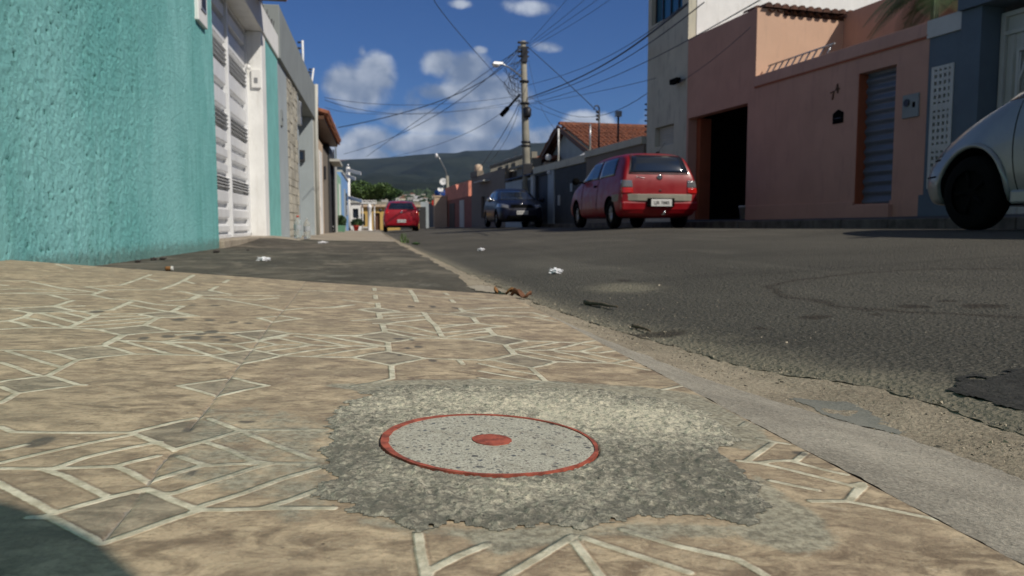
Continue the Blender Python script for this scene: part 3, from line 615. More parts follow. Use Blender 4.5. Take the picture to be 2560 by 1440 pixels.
# strips of the near street: sheets between two edges that run along the street
def strip(name, yv, L, Rr, nx, material, dz=0., zf=None, amp=0., asc=20., attrs=None, lip=None):
    yv = np.asarray(yv); T = np.linspace(0, 1, nx); XL = L(yv)[:, None]; XR = Rr(yv)[:, None]
    XX = XL*(1-T)+XR*T; YY = np.repeat(yv[:, None], nx, 1); ZZ = (zf or zg)(XX, YY)+dz
    if amp: ZZ = ZZ+(fbm(XX*asc, YY*asc, 4, .6)-.5)*amp
    if lip: ZZ = ZZ+lip(XX, YY, T[None, :]*np.ones(YY.shape))
    return gridmesh(name, XX, YY, ZZ, material, attrs(XX, YY, T) if attrs else None, kind='structure')
near_y = np.concatenate([np.arange(-4, .3, .4), np.arange(.3, 3., .006), np.arange(3., 8, .05), np.arange(8, 14, .3), np.arange(14, 75, 2.)])
def J(y, s, a=.008): return (fbm(np.asarray(y)*s, np.asarray(y)*0+3.3, 3)-.5)*a
BL = lambda y: np.interp(y, [-4, .5, 1.2, 2.6], [.4195, .4185, .4155, .412])+np.abs(J(y, 30, .014))+np.abs(J(y, 120, .004))
BRp = ([-4, .72, .87, 1.08, 1.26, 1.8, 2.35, 2.6], [.74, .71, .69, .63, .56, .50, .44, .42])
BR = lambda y: np.interp(y, *BRp)+J(y, 9, .035)+J(y, 60, .012)
ALp = ([-4, .85, 1.12, 1.38, 1.93, 2.5, 3.19, 4.42, 7.09, 11.07, 20.1, 60], [.86, .84, .83, .735, .635, .54, .51, .47, .44, .39, .33, .3])
AL = lambda y: np.interp(y, *ALp)+(J(y, 7, .05)+J(y, 40, .016))*np.interp(y, [0, 3, 8], [1, 1, .6])
by = near_y[near_y < 2.62]
def zb(x, y):   # border falls from the tile edge to the gutter
    t = np.clip((x-.412)/(BR(y)-.412+1e-6), 0, 1); e = zt(.41, 0)-.003
    return e*(1-t)+(zg(BR(y), y)+.002)*t
strip('kerb', by, BL, BR, 60, M['border'], 0, zb, .004, 30, lip=None)
strip('gutter', near_y, lambda y: np.where(y < 2.6, BR(y)-.02, .30), lambda y: AL(y)+.03, 50, M['gutter'], -.0025, None, .006, 28)
def road_attrs(XX, YY, T):
    al = AL(YY[:, 0])[:, None]; d = np.exp(-(XX-al)/.16)*1.1*np.interp(YY, [0, 4, 12], [1, .9, .5])
    for (x, y, a, b_, w) in [(1560,698,110,12,.9),(2420,930,190,22,.85),(1700,870,130,12,.5),(1450,640,160,8,.3),(1850,770,180,10,.25)]:
        p = hitz(x, y, -.05, .02); e1 = (hitz(x+a, y, -.05, .02)-p).length; e2 = (hitz(x, y-b_, -.05, .02)-p).length
        d = np.maximum(d, w*np.exp(-((XX-p.x)/e1)**2-((YY-p.y)/e2)**2))
    st = np.zeros(XX.shape)
    for (x, y, a, b_) in [(1650,799,95,6),(2040,777,45,4),(2285,761,38,5),(2365,752,26,2.5),(2190,775,20,2.5),(1900,796,20,3),(1560,690,14,3),(1850,745,4,3),(2000,830,5,3),(2460,765,60,5)]:
        p = hitz(x, y, -.06, .02); e1 = (hitz(x+a, y, -.06, .02)-p).length; e2 = (hitz(x, y-b_, -.06, .02)-p).length
        st = np.maximum(st, 1-sstep(.6, 1.2, np.hypot((XX-p.x)/e1, (YY-p.y)/e2)+(fbm(XX*25, YY*25, 3)-.5)*.8))
    cc = hitz(2480, 652, .06, .01)      # thin ring crack
    rr_ = np.hypot((XX-cc.x)/.62, (YY-cc.y)/.75)+(fbm(XX*6, YY*6, 3)-.5)*.22; st = np.maximum(st, .85*np.exp(-((rr_-1)/.035)**2))
    return dict(dust=np.clip(d, 0, 1.3), stain=np.clip(st, 0, 1))
def road_lip(X_, Y_, T_):
    e = X_-AL(Y_[:, 0])[:, None]; l = .008*np.interp(Y_, [1.0, 1.7, 3], [1, .2, 0])*sstep(.0, .05, e)-.0015
    return l+(fbm(X_*110, Y_*110, 4, .65)-.5)*.007*(Y_ < 4)
ty = np.concatenate([np.arange(-6, .4, .5), np.arange(.4, 3.2, .012), np.arange(3.2, 8, .04), np.arange(8, 16, .3), np.arange(16, 78, 2.)])
def roadsheet():
    rel = np.concatenate([np.arange(0, 1.3, .008), np.arange(1.3, 4.5, .05), np.arange(4.5, 6.0, .3)]); rel = rel/rel[-1]*1.0
    L = AL(ty)[:, None]; RR = (kerbx(ty)+.12)[:, None]; XX = L+(RR-L)*rel; YY = np.repeat(ty[:, None], len(rel), 1)
    ZZ = zg(XX, YY)+road_lip(XX, YY, None); return gridmesh('road', XX, YY, ZZ, M['road'], road_attrs(XX, YY, None), kind='structure')
roadsheet()
# tar repair and cement skim
def blot(name, pts, material, dz, hz_, zfun, res=.006, wob=.03, amp=.004, h=.003, xmin=None):
    q = [hitz(x, y, *hz_) for x, y in pts]; q = [(p.x, p.y) for p in q]; x0, x1 = min(p[0] for p in q)-.05, max(p[0] for p in q)+.05; y0, y1 = min(p[1] for p in q)-.05, max(p[1] for p in q)+.05
    XX, YY = np.meshgrid(np.arange(x0, x1, res), np.arange(y0, y1, res))
    i_ = inpoly(XX+(fbm(XX*25, YY*25, 3)-.5)*wob, YY+(fbm(XX*25+7, YY*25, 3, k_=2)-.5)*wob, q); i_ = i_ & (XX > xmin(YY)) if xmin else i_; s_ = blur(i_.astype(float), 5)
    ZZ = zfun(XX, YY)+dz+s_*h+(fbm(XX*60, YY*60, 3, .6)-.5)*amp*s_; return gridmesh(name, XX, YY, ZZ, material, keep=i_, kind='structure')
blot('tar_patch', [(2366,1015),(2345,985),(2330,972),(2440,955),(2520,945),(2640,938),(2800,960),(2900,1100),(2700,1150),(2560,1078),(2470,1050)], M['tar'], .0085, (-.066, 0, 0), zg, .004, .12, .006, .0005, xmin=lambda yy: AL(yy[:, 0])[:, None]+.055+.05*(fbm(yy*14, yy*0+2, 4)-.5))
blot('cement_skim', [(1967,983),(2042,985),(2123,999),(2200,1030),(2280,1069),(2247,1072),(2150,1053),(2064,1026)], M['slate'], -.0005, (-.079, 0, 0), lambda x, y: np.where(x < BR(y)-.004, zb(x, y), zg(x, y)-.005)+.0035, .003, .03, .0015, .0004)
blot('cement_skim', [(1165,722),(1200,713),(1240,716),(1262,728),(1235,734),(1190,731)], M['walk'], .004, (-.05, 0, 0), lambda x, y: zg(x, y), .006, .02, .004, .003)
# sloping driveway between the tiles and the pale footpath
def zd(x, y): return zg(x, y)+.075*np.exp(-((y-9.9)/1.7)**2)*(1-sstep(-1.33, -.75, x))
dy_ = np.concatenate([np.arange(2.1, 6, .03), np.arange(6, 12.01, .1)])
strip('driveway', dy_, lambda y: y*0-1.6, lambda y: np.interp(y, [2.1, 2.97, 4.2, 5.2, 8.6, 12], [.40, .39, .385, .38, .31, .24])+J(y, 3, .12), 60, M['drive'], .003, zd, .004, 12)
wy_ = np.arange(11.4, 75, .5)
strip('footpath', wy_, lambda y: y*0-1.6, lambda y: np.interp(y, [11, 16, 30, 60], [.30, .26, .26, .26])+J(y, 2, .1), 12, M['walk'], .008, zd)
strip('footpath', np.arange(8.4, 11.6, .3), lambda y: y*0-1.6, lambda y: np.interp(y, [8.4, 9.9, 11.6], [-1.56, -.95, -1.0]), 8, M['walk'], .006, lambda x, y: zd(x, y))
# right-hand kerb and footpath
kb = MB(); ks = np.arange(-8, 76, 1.0)
for a, b_ in zip(ks, ks[1:]):
    xa, xb_ = float(kerbx(a)), float(kerbx(b_)); za, zb_ = float(zg(xa, a)), float(zg(xb_, b_))
    j1 = random.uniform(-.012, .012)
    kb.hexa([(xa+j1, a+.006, za-.2), (xa+.16, a+.006, za-.2), (xb_+.16, b_-.006, zb_-.2), (xb_+j1, b_-.006, zb_-.2), (xa+j1, a+.006, za+.125), (xa+.16, a+.006, za+.13), (xb_+.16, b_-.006, zb_+.13), (xb_+j1, b_-.006, zb_+.125)])
o = kb.build('kerb', M['darkkerb'], bevel=.012); o['kind'] = 'structure'
strip('footpath', np.arange(-8, 76, 1.), lambda y: kerbx(y)+.15, lambda y: kerbx(y)+3.2, 6, M['slatewall'], 0, lambda x, y: zg(np.minimum(x, kerbx(y)), y)+.128+.045*np.clip(x-kerbx(y)-.15, 0, 1.3))
def zf_r(y, x=None): return float(zg(kerbx(y), y))+.128+.045*1.1

# ground beyond, hills
gm = MB(); gm.face([(-4000, -300, -.9), (4000, -300, -.9), (4000, 90, -.9), (-4000, 90, -.9)])
o = gm.build('ground', M['earth']); o['kind'] = 'structure'
def hillz(az, d):
    rp = [(300, 396), (760, 400), (870, 398.5), (961, 394.5), (1041, 387), (1102, 383), (1142, 383), (1162, 377), (1240, 375), (1276, 374), (1310, 358), (1385, 357), (1500, 352), (2560, 345)]
    azs = [math.atan2(ray(*p).x, ray(*p).y) for p in rp]; es = [ray(*p).z/math.hypot(ray(*p).x, ray(*p).y) for p in rp]
    e = np.interp(az, azs, es)
    f = np.interp(d, [85, 120, 350, 900, 1500, 2200, 3300], [-.012, -.006, .012, .046/.09*1., .55, .62, 1.])
    f2 = np.interp(d, [85, 120, 350, 700, 900, 1500, 2200, 3300], [-.012, -.006, .006, .030, .036, .048, .058, .09])
    return f2/.09*e*d, e
az = np.linspace(-1.1, 1.2, 420); dd = np.concatenate([np.linspace(85, 900, 70), np.linspace(930, 3300, 90), [3500, 3900]])
AZ, DD = np.meshgrid(az, dd); HZ, E_ = hillz(AZ, np.minimum(DD, 3300)); HX = DD*np.sin(AZ); HY = DD*np.cos(AZ)
HZ = HZ+(fbm(HX/260, HY/260, 5, .55)-.5)*np.interp(DD, [85, 600, 2600, 3200, 3300], [0, 12, 130, 70, 8])*(1+0*HX)
HZ = np.where(DD > 3300, HZ-20*(DD-3300)/100, HZ)
def hillmat():
    m, k, b = newmat('scrub_hillside'); v = k.coord(); n = k.noise(v, .009, 11, .75); n2 = k.noise(v, .035, 8, .75); n3 = k.noise(k.coord((1, 1, 3)), .0022, 4, .6)
    c = k.mix(k.ramp(n, .3, .7), (.008, .014, .012), (.030, .038, .028)); c = k.mix(k.ramp(n2, .5, .75, 0, .6), c, (.005, .009, .008))  # cloud shadow and haze over the hills put into the dark bluish base
    c = k.mix(k.ramp(n3, .66, .72, 0, .7), c, (.30, .15, .10)); k.put(b, 'Base Color', c); k.put(b, 'Roughness', 1.); k.put(b, 'Specular IOR Level', .05); return m
M['hill'] = hillmat()
gridmesh('hills', HX, HY, HZ, M['hill'], kind='structure')

# ================================================================== WALL HELPER
def wall(b, fr, s0, s1, z0, z1, holes=(), d0=0., th=.2):
    """wall slab in frame fr from d0 inwards by th, with rectangular openings (s0,s1,z0,z1)"""
    S = sorted({s0, s1, *[h[0] for h in holes], *[h[1] for h in holes]}); Z = sorted({z0, z1, *[h[2] for h in holes], *[h[3] for h in holes]})
    S = [s for s in S if s0 <= s <= s1]; Z = [z for z in Z if z0 <= z <= z1]
    solid = {}
    for i in range(len(S)-1):
        for j in range(len(Z)-1):
            cs, cz = (S[i]+S[i+1])/2, (Z[j]+Z[j+1])/2
            solid[i, j] = not any(h[0] < cs < h[1] and h[2] < cz < h[3] for h in holes)
    dI = d0-th; n, m_ = len(S)-1, len(Z)-1
    for (i, j), ok in solid.items():
        if not ok: continue
        a, c, p, q = S[i], S[i+1], Z[j], Z[j+1]
        b.face([fr(a, d0, p), fr(c, d0, p), fr(c, d0, q), fr(a, d0, q)]); b.face([fr(a, dI, q), fr(c, dI, q), fr(c, dI, p), fr(a, dI, p)])
        if not solid.get((i-1, j), False): b.face([fr(a, d0, p), fr(a, d0, q), fr(a, dI, q), fr(a, dI, p)])
        if not solid.get((i+1, j), False): b.face([fr(c, d0, q), fr(c, d0, p), fr(c, dI, p), fr(c, dI, q)])
        if not solid.get((i, j-1), False): b.face([fr(a, d0, p), fr(a, dI, p), fr(c, dI, p), fr(c, d0, p)])
        if not solid.get((i, j+1), False): b.face([fr(a, d0, q), fr(c, d0, q), fr(c, dI, q), fr(a, dI, q)])
    bmesh.ops.remove_doubles(b.bm, verts=b.bm.verts, dist=1e-5)
    return b
def bx(fr, *a): return MB().box(*a, fr=fr)
def tiles(b, p0, u, v, nu, nv, su, sv, r=.07, sag=0):
    """rows of half-round clay tiles: p0 corner at the eave, u along the eave, v up the slope"""
    u = Vector(u).normalized(); v = Vector(v).normalized(); w = u.cross(v).normalized()
    if w.z < 0: w = -w
    for i in range(nu):
        for j in range(nv):
            c = Vector(p0)+u*((i+.5)*su+random.uniform(-.008, .008))+v*(j*sv)+w*(.012*(j % 2)+random.uniform(0, .008)); L = sv*1.12; k_ = 5; A = []; B_ = []
            for q in range(k_+1):
                a = math.pi*q/k_; o1 = u*(math.cos(a)*r)+w*(math.sin(a)*r); A.append(c+o1*1.05+w*.02); B_.append(c+v*L+o1*.85-w*.0)
            for q in range(k_): b.face([A[q], A[q+1], B_[q+1], B_[q]])
            b.face(A)
            c2 = c+u*su*.5-w*.015; A = [c2+u*(math.cos(math.pi*q/4)*r*.8)-w*(math.sin(math.pi*q/4)*r*.5) for q in range(5)]
            for q in range(4): b.face([A[q], A[q+1], A[q+1]+v*L, A[q]+v*L])
    return b

# ================================================================== LEFT SIDE
FL = Fr(Vector((WX, 0, 0)), Vector((0, 1, 0)), Vector((1, 0, 0)))    # s = y, d towards the street
h = empty('house', (WX-.6, 4, 0), 'turquoise roughcast house with a white garage gate, nearest on the left footpath', 'house')
ysw = np.arange(2.2, 6.951, .0085); zsw = np.arange(-.12, 3.3, .0085); YW, ZW = np.meshgrid(ysw, zsw)
rg1 = fbm(YW*30, ZW*19, 4, .66); rg2 = fbm(YW*62, ZW*44, 3, .7, 2); rough = np.interp(YW, [2, 4.4, 5.3, 7], [1, 1, .42, .35])*(.75+.5*fbm(YW*1.3, ZW*1.0, 3, k_=1))
dp = (rg1-.5)*.010*rough+(np.abs(rg2-.5)*2)**.7*.008*rough+.006*(fbm(YW*1.1, ZW*1.1, 2, k_=3)-.5)
pit = sstep(.66, .76, fbm(YW*58, ZW*44, 3, .65, 1))*rough; dp = dp-.008*pit
gridmesh('wall', WX-.008+dp, YW, ZW, M['teal'], dict(pit=np.clip(pit, 0, 1)), parent=h)
bx(FL, -4, 6.945, -.25, -.03, -.3, 3.3).build('wall', M['teal_flat'], h)
bx(FL, -4, 2.205, -.03, .0, -.3, 3.3).build('wall', M['teal_flat'], h)
GX = -.2; g0, g1 = 6.95, 9.78
wb = MB(); wall(wb, FL, 6.951, 11.33, 2.52, 2.83, (), .025, .45); wb.build('lintel', M['white'], h, bevel=.012)
wb = MB().box(9.78, 10.12, -.24, .004, -.05, 2.515, fr=FL); wb.build('gate_jamb', M['white'], h, bevel=.008)
bx(FL, 10.123, 11.33, -.24, .0, -.05, 2.515).build('pilaster', M['teal_flat'], h)
bx(FL, 6.95, 11.33, -.42, -.20, 2.835, 3.42).build('upper_wall', M['slatewall'], h)
bx(FL, 6.97, 9.78, -.26, .03, -.03, .055).build('threshold', M['walk'], h, bevel=.01)
rb = MB()
for i in range(26): y = 9.3+i*.075; rb.tube([FL(y, -.03, 2.825), FL(y+random.uniform(-.02, .02), -.03+random.uniform(-.02, .02), 2.95+random.uniform(0, .05))], .006, 5)
rb.build('spikes', M['darkmetal'], h)
rf = MB(); tiles(rf, FL(5.9, .36, 2.865), (0, 1, 0), (-1, 0, .42), 19, 3, .19, .38, .08); rf.build('roof', M['rooftile'], h)
bx(FL, 5.9, 9.5, .028, .34, 2.80, 2.84).build('eave', M['wood'], h)
# metre box and bell
mb = empty('meter_box', FL(6.45, 0, 1.9), 'white electricity meter box set high in the turquoise wall beside the garage gate', 'meter box')
bx(FL, 6.30, 6.62, -.02, .022, 1.76, 2.16).build('cover', M['white_plain'], mb, bevel=.008)
bx(FL, 6.37, 6.55, .015, .030, 1.86, 2.02).build('frame', M['steel'], mb, bevel=.004)
bx(FL, 6.395, 6.525, .026, .033, 1.885, 1.995).build('window', M['darkmetal'], mb)
jb = Fr(Vector((WX-.2, 9.78, 0)), Vector((1, 0, 0)), Vector((0, -1, 0)))
bell = empty('intercom', jb(.12, 0, 1.9), 'small white intercom on the white jamb beyond the garage gate', 'intercom')
bx(jb, .08, .19, -.005, .03, 1.84, 2.06).build('casing', M['white_plain'], bell, bevel=.006); bx(jb, .115, .155, .028, .036, 1.90, 1.96).build('button', M['steel'], bell)
lp = empty('wall_lamp', jb(.03, 0, 2.08), 'small white bulb lamp above the intercom on the white jamb', 'lamp')
MB().tube([jb(.06, 0, 2.12), jb(.06, .05, 2.13), jb(.06, .07, 2.10)], .009).build('arm', M['steel'], lp); MB().lathe([(.002, 0), (.022, .012), (.026, .035), (.015, .06), (.002, .065)], jb(.06, .07, 2.04), 'z', 12).build('bulb', M['white_plain'], lp)
# gate: three leaves of pressed panels
gt = MB().box(g0-.2, g1, GX-.05, GX-.035, .06, 2.52, fr=FL).build('garage_gate', M['gate'], h)
fb_ = MB()
cols_ = [(6.75, 7.22), (7.27, 8.47), (8.52, 9.72)]
for y in (7.245, 8.495): fb_.box(y-.028, y+.028, GX-.05, GX+.045, .06, 2.52, fr=FL)
for y in (9.75,): fb_.box(y-.03, y+.03, GX-.05, GX+.03, .06, 2.52, fr=FL)
for z in (.075, 2.50): fb_.box(6.75, 9.78, GX-.045, GX+.03, z-.02, z+.02, fr=FL)
fb_.build('frame', M['gate'], gt, bevel=.005)
pn = MB(); lv = MB()
for (a, c) in cols_:
    for z0, z1 in ((.10, .21), (.24, .38), (.40, .56), (.71, .84), (.86, 1.0), (1.02, 1.18), (1.37, 1.58), (1.61, 1.83), (2.04, 2.27), (2.30, 2.47)):
        e = .018; zm = z0+.02
        pn.hexa([FL(a, GX-.03, z0), FL(c, GX-.03, z0), FL(c, GX-.045, z0), FL(a, GX-.045, z0), FL(a+.0, GX-.03, z1), FL(c, GX-.03, z1), FL(c, GX-.045, z1), FL(a, GX-.045, z1)])
        pn.hexa([FL(a+.03, GX+.020, z0+.028), FL(c-.03, GX+.020, z0+.028), FL(c-.01, GX-.029, z0+.008), FL(a+.01, GX-.029, z0+.008), FL(a+.03, GX+.020, z1-.028), FL(c-.03, GX+.020, z1-.028), FL(c-.01, GX-.029, z1-.008), FL(a+.01, GX-.029, z1-.008)])
    for z0, z1 in ((.575, .70), (1.195, 1.36), (1.845, 2.03)):
        n = 4
        for i in range(n):
            z = z0+(z1-z0)*(i+.5)/n
            lv.hexa([FL(a, GX+.028, z-.016), FL(c, GX+.028, z-.016), FL(c, GX-.03, z+.010), FL(a, GX-.03, z+.010), FL(a, GX+.032, z-.010), FL(c, GX+.032, z-.010), FL(c, GX-.03, z+.018), FL(a, GX-.03, z+.018)])
pn.build('panel', M['gate'], gt, bevel=.004); lv.build('louver', M['gate'], gt)
lb = MB().box(7.19, 7.30, GX+.045, GX+.075, 1.10, 1.22, fr=FL); lb.lathe([(.02, 0), (.03, .02), (.002, .045)], FL(7.245, GX+.07, 1.16), 'x', 12); lb.build('lock', M['white_plain'], gt, bevel=.005)

# grey-blue house
h = empty('house', (WX-.6, 14.5, 0), 'pale grey-blue house with a deep grey parapet and a strip of rough stone cladding', 'house')
bx(FL, 11.333, 12.45, -.25, .0, -.15, 2.52).build('wall', M['greyblue'], h); bx(FL, 13.98, 14.3, -.25, .0, -.15, 2.52).build('wall', M['greyblue'], h)
st_ = MB(); rs = random.Random(3); z = -.1
while z < 2.5:
    y = 12.455; hh = rs.uniform(.09, .17)
    while y < 13.97:
        w_ = rs.uniform(.14, .36); y2 = min(y+w_, 13.975); st_.box(y+.006, y2-.006, -.02, rs.uniform(.0, .018), z+.005, min(z+hh, 2.515)-.005, fr=FL); y = y2
    z += hh
st_.box(12.455, 13.975, -.25, -.018, -.15, 2.515, fr=FL); M['stone'] = mat('rough_split_stone', (.40, .38, .32), .9, .3, 3, .7, 25, .02); st_.build('stone_cladding', M['stone'], h)
bx(FL, 14.3, 17.5, -1.25, -1.1, -.15, 2.52).build('gate', M['greyblue'], h)
bx(FL, 17.30, 17.50, -1.25, -.0, -.15, 2.52).build('entry_wall', M['greyblue'], h)
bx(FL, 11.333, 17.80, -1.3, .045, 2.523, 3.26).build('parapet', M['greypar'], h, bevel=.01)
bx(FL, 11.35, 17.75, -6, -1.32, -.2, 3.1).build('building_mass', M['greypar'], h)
bx(FL, 17.5, 17.82, -.25, .01, -.15, 2.52).build('end_pillar', M['shade_white'], h)
MB().tube([FL(17.76, .05, -.05), FL(17.76, .05, 2.52), FL(17.76, .07, 3.3)], .045, 10).build('downpipe', M['shade_white'], h)
wl = empty('wall_lamp', (WX-.2, 17.3, 1.65), 'square black wall lamp on the grey-blue entry wall', 'lamp')
fe = Fr(Vector((WX-.5, 17.3, 0)), Vector((1, 0, 0)), Vector((0, -1, 0)))
bx(fe, .14, .34, -.002, .09, 1.56, 1.80).build('casing', M['charcoal'], wl, bevel=.006); bx(fe, .17, .31, .088, .094, 1.60, 1.76).build('pane', M['glass'], wl)
nb = empty('meter_box', FL(14.15, 0, 2.3), 'slim grey meter box on the corner beside the stone cladding', 'meter box'); bx(FL, 14.05, 14.25, -.005, .06, 1.95, 2.36).build('casing', M['steel'], nb, bevel=.006); bx(FL, 14.09, 14.21, .058, .066, 2.1, 2.28).build('window', M['darkmetal'], nb)
nb = empty('meter_box', FL(11.6, 0, 1.8), 'narrow grey letter plate on the grey-blue wall by the turquoise pilaster', 'letter plate'); bx(FL, 11.55, 11.72, -.005, .02, 1.62, 1.85).build('plate', M['greypar'], nb, bevel=.004); bx(FL, 11.58, 11.69, .018, .024, 1.70, 1.73).build('slot', M['darkmetal'], nb)
# electric fence posts on the parapet
def fencepost(name_loc, lean, hgt, label, mt):
    e = empty('fence_post', name_loc, label, 'fence post', 'electric fence posts on the wall tops')
    p = Vector(name_loc); q = p+Vector(lean)+Vector((0, 0, hgt)); MB().tube([p-Vector((0, 0, .02)), q], .022, 8).build('post', mt, e)
    for i in range(6):
        c = p.lerp(q, .12+.165*i); b = MB(); b.tube([c, c+Vector((-.05, -.01, 0))], .007, 6); b.lathe([(.012, -.03), (.028, -.015), (.016, 0), (.028, .015), (.012, .03)], c+Vector((-.07, 0, 0)), 'x', 8); b.build('insulator', M['darkmetal'], e)
    return e
p1, p2 = hitx(770, 215, WX-.1), hitx(783, 215, WX-.02)
fencepost((WX-.1, 16.6, 3.26), (0, 0, 0), .72, 'upright white electric fence post with dark insulators on the grey parapet', M['white_plain'])
fencepost((WX-.03, 17.7, 3.26), (.04, .25, 0), .42, 'short leaning white electric fence post at the end of the grey parapet', M['white_plain'])
# next houses, seen edge on
def mast(loc, hgt, label, mt, hook=True, box=True, r=.03):
    e = empty('service_mast', loc, label, 'service mast'); p = Vector(loc); t = p+Vector((0, 0, hgt))
    MB().tube([p, t], r, 8).build('pipe', mt, e)
    if hook: MB().tube([t, t+Vector((0, -.0, .06)), t+Vector((-.06, -.03, .12)), t+Vector((-.15, -.05, .10)), t+Vector((-.18, -.05, .0))], r*.75, 8).build('weather_head', mt, e)
    if box:
        b = MB()
        for i in range(3): b.lathe([(.02, 0), (.05, .02), (.05, .06), (.02, .08)], p+Vector((-.05, 0, hgt*.72+i*.11)), 'z', 10)
        b.build('insulator', M['darkmetal'], e)
    return e
h = empty('house', (WX-.6, 21, 0), 'narrow beige-fronted house with a dark timbered tile eave, beyond the grey-blue house', 'house')
bx(FL, 17.83, 20.6, -5, .0, -.2, 2.25).build('wall', M['walkwall'] if 'walkwall' in M else M['beige'], h)
bx(FL, 20.62, 23.2, -5, -.03, -.2, 2.25).build('wall', M['brownwall'], h)
bx(FL, 17.9, 24.2, -.9, .22, 2.56, 2.64).build('eave', M['wood'], h)
rf = MB(); tiles(rf, FL(17.9, .30, 2.66), (0, 1, 0), (-1, 0, .38), 30, 4, .21, .38, .085); rf.build('roof', M['rooftile'], h)
bx(FL, 18.0, 23.2, -4, -.3, 2.25, 2.55).build('gable_wall', M['wood'], h)
bx(FL, 19.2, 20.1, -.0, .012, -.05, 2.0).build('door', M['white_plain'], h); bx(FL, 21.2, 21.4, -.02, .03, 1.4, 1.75).build('meter_box', M['darkmetal'], h)
mast((WX-.12, 20.7, 2.5), 1.0, 'dark service mast with curled weather head above the tile eave on the left', M['wood'])
h = empty('house', (WX-.6, 24.5, 0), 'black-fronted house with a small tiled canopy, between the beige and green houses', 'house')
bx(FL, 23.22, 26.2, -5, .02, -.25, 2.5).build('wall', M['charcoal'], h); bx(FL, 23.3, 25.6, -.6, .30, 2.05, 2.12).build('canopy', M['shade_white'], h); bx(FL, 24.0, 25.0, .02, .04, -.1, 2.0).build('door', M['dark'], h)
h = empty('house', (WX-.6, 27, 0), 'narrow mint green house with a white corner strip', 'house')
bx(FL, 26.22, 28.1, -5, .0, -.3, 2.35).build('wall', M['shade_white'], h); bx(FL, 28.12, 31.0, -5, .01, -.3, 2.0).build('wall', M['greenwall'], h); bx(FL, 29.2, 30.0, .01, .03, -.1, 1.7).build('door', M['white_plain'], h)
h = empty('house', (WX-.6, 34, 0), 'sky blue house beside the white signpost', 'house')
bx(FL, 31.02, 38.5, -5, .02, -.35, 2.25).build('wall', M['bluewall'], h); bx(FL, 33.5, 34.6, .02, .05, -.2, 1.7).build('door', M['greyblue'], h); bx(FL, 31.02, 38.5, -5, .06, 2.25, 2.33).build('roof', M['shade_white'], h)
bx(FL, 35.5, 36.8, .02, .05, .6, 1.6).build('window', M['glass'], h)
mast((WX-.1, 29.6, 2.35), 1.5, 'tall thin grey service mast above the mint green house', M['steel'], True, False, .025)
fencepost((WX-.1, 24.2, 2.5), (0, 0, 0), .7, 'dark thin fence post with insulators on the black-fronted house', M['darkmetal'])
fencepost((WX-.1, 28.2, 2.35), (0, 0, 0), .5, 'dark short fence post with insulators on the mint green house', M['darkmetal'])

# ================================================================== RIGHT SIDE
BZ = -.05
# slate-blue house with white gate
h = empty('house', FA(-3, -.6, 0), 'slate-blue house with a white ribbed gate and a white pierced-block strip, behind the silver car', 'house')
wb = MB(); wall(wb, FA, -1.0, -.435, .05, 2.83, [(-.88, -.50, .70, 2.42)], 0, .2); wb.build('wall', M['bluegrey'], h)
bx(FA, -1.32, -1.003, -.35, .05, .05, 3.05).build('pillar', M['bluegrey'], h); bx(FA, -1.0, -.405, -.25, .03, 2.833, 3.08).build('coping', M['shade_white'], h)
bx(FA, -6.5, -1.0, -1.2, .12, 3.055, 3.25).build('canopy', M['bluegrey'], h)
cb = MB(); cb.box(-.88, -.50, -.16, -.02, .705, 2.415, fr=FA)
# pierced strip: frame bars with small openings
cbm = MB(); nz = 18; S_ = [-.86+i*.085 for i in range(5)]
for s in [-.88, -.795, -.715, -.635, -.555]: cbm.box(s, s+.035+(.02 if s == -.88 else 0), -.10, .012, .705, 2.415, fr=FA)
cbm.box(-.52, -.501, -.10, .012, .705, 2.415, fr=FA)
for i in range(nz+1):
    z = .705+i*(1.71/nz); t_ = .022 if i % 6 else .045
    cbm.box(-.879, -.502, -.09, .009, max(.706, z-t_), min(2.414, z+t_), fr=FA)
cbm.build('pierced_blocks', M['shade_white'], h); bx(FA, -.878, -.502, -.19, -.14, .71, 2.41).build('dark_backing', M['dark'], h)  # near-black panel standing in for the shade behind the pierced blocks
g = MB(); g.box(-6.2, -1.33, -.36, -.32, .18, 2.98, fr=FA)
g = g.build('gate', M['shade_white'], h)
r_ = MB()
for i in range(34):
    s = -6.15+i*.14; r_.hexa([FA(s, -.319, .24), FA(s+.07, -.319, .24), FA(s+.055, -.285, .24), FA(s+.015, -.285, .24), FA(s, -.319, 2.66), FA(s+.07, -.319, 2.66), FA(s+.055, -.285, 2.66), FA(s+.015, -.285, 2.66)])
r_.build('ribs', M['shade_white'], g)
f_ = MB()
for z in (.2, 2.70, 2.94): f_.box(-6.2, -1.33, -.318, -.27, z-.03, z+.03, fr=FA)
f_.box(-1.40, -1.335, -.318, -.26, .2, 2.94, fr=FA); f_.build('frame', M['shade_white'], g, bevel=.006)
d_ = MB(); s0_, s1_, z0_, z1_ = -2.55, -1.62, 1.72, 2.42
for q in ((s0_, s1_, z0_-.03, z0_), (s0_, s1_, z1_, z1_+.03), (s0_, s0_+.03, z0_+.001, z1_-.001), (s1_-.03, s1_, z0_+.001, z1_-.001)): d_.box(q[0], q[1], -.262, -.225, q[2], q[3], fr=FA)
for i in range(7):
    a = s1_-.04-i*.13; zt_ = z1_-.02; dz_ = min(.34, (z1_-z0_)*.55)
    d_.tube([FA(a, -.245, zt_), FA(min(a+.13, s1_-.03), -.245, zt_-dz_), FA(min(a+.13, s1_-.03), -.245, z0_)], .014, 6); d_.tube([FA(max(a-.1, s0_), -.245, z1_-.01), FA(a, -.245, z0_+.35), FA(a, -.245, z0_)], .012, 6)
d_.build('ornament_grille', M['shade_white'], g)
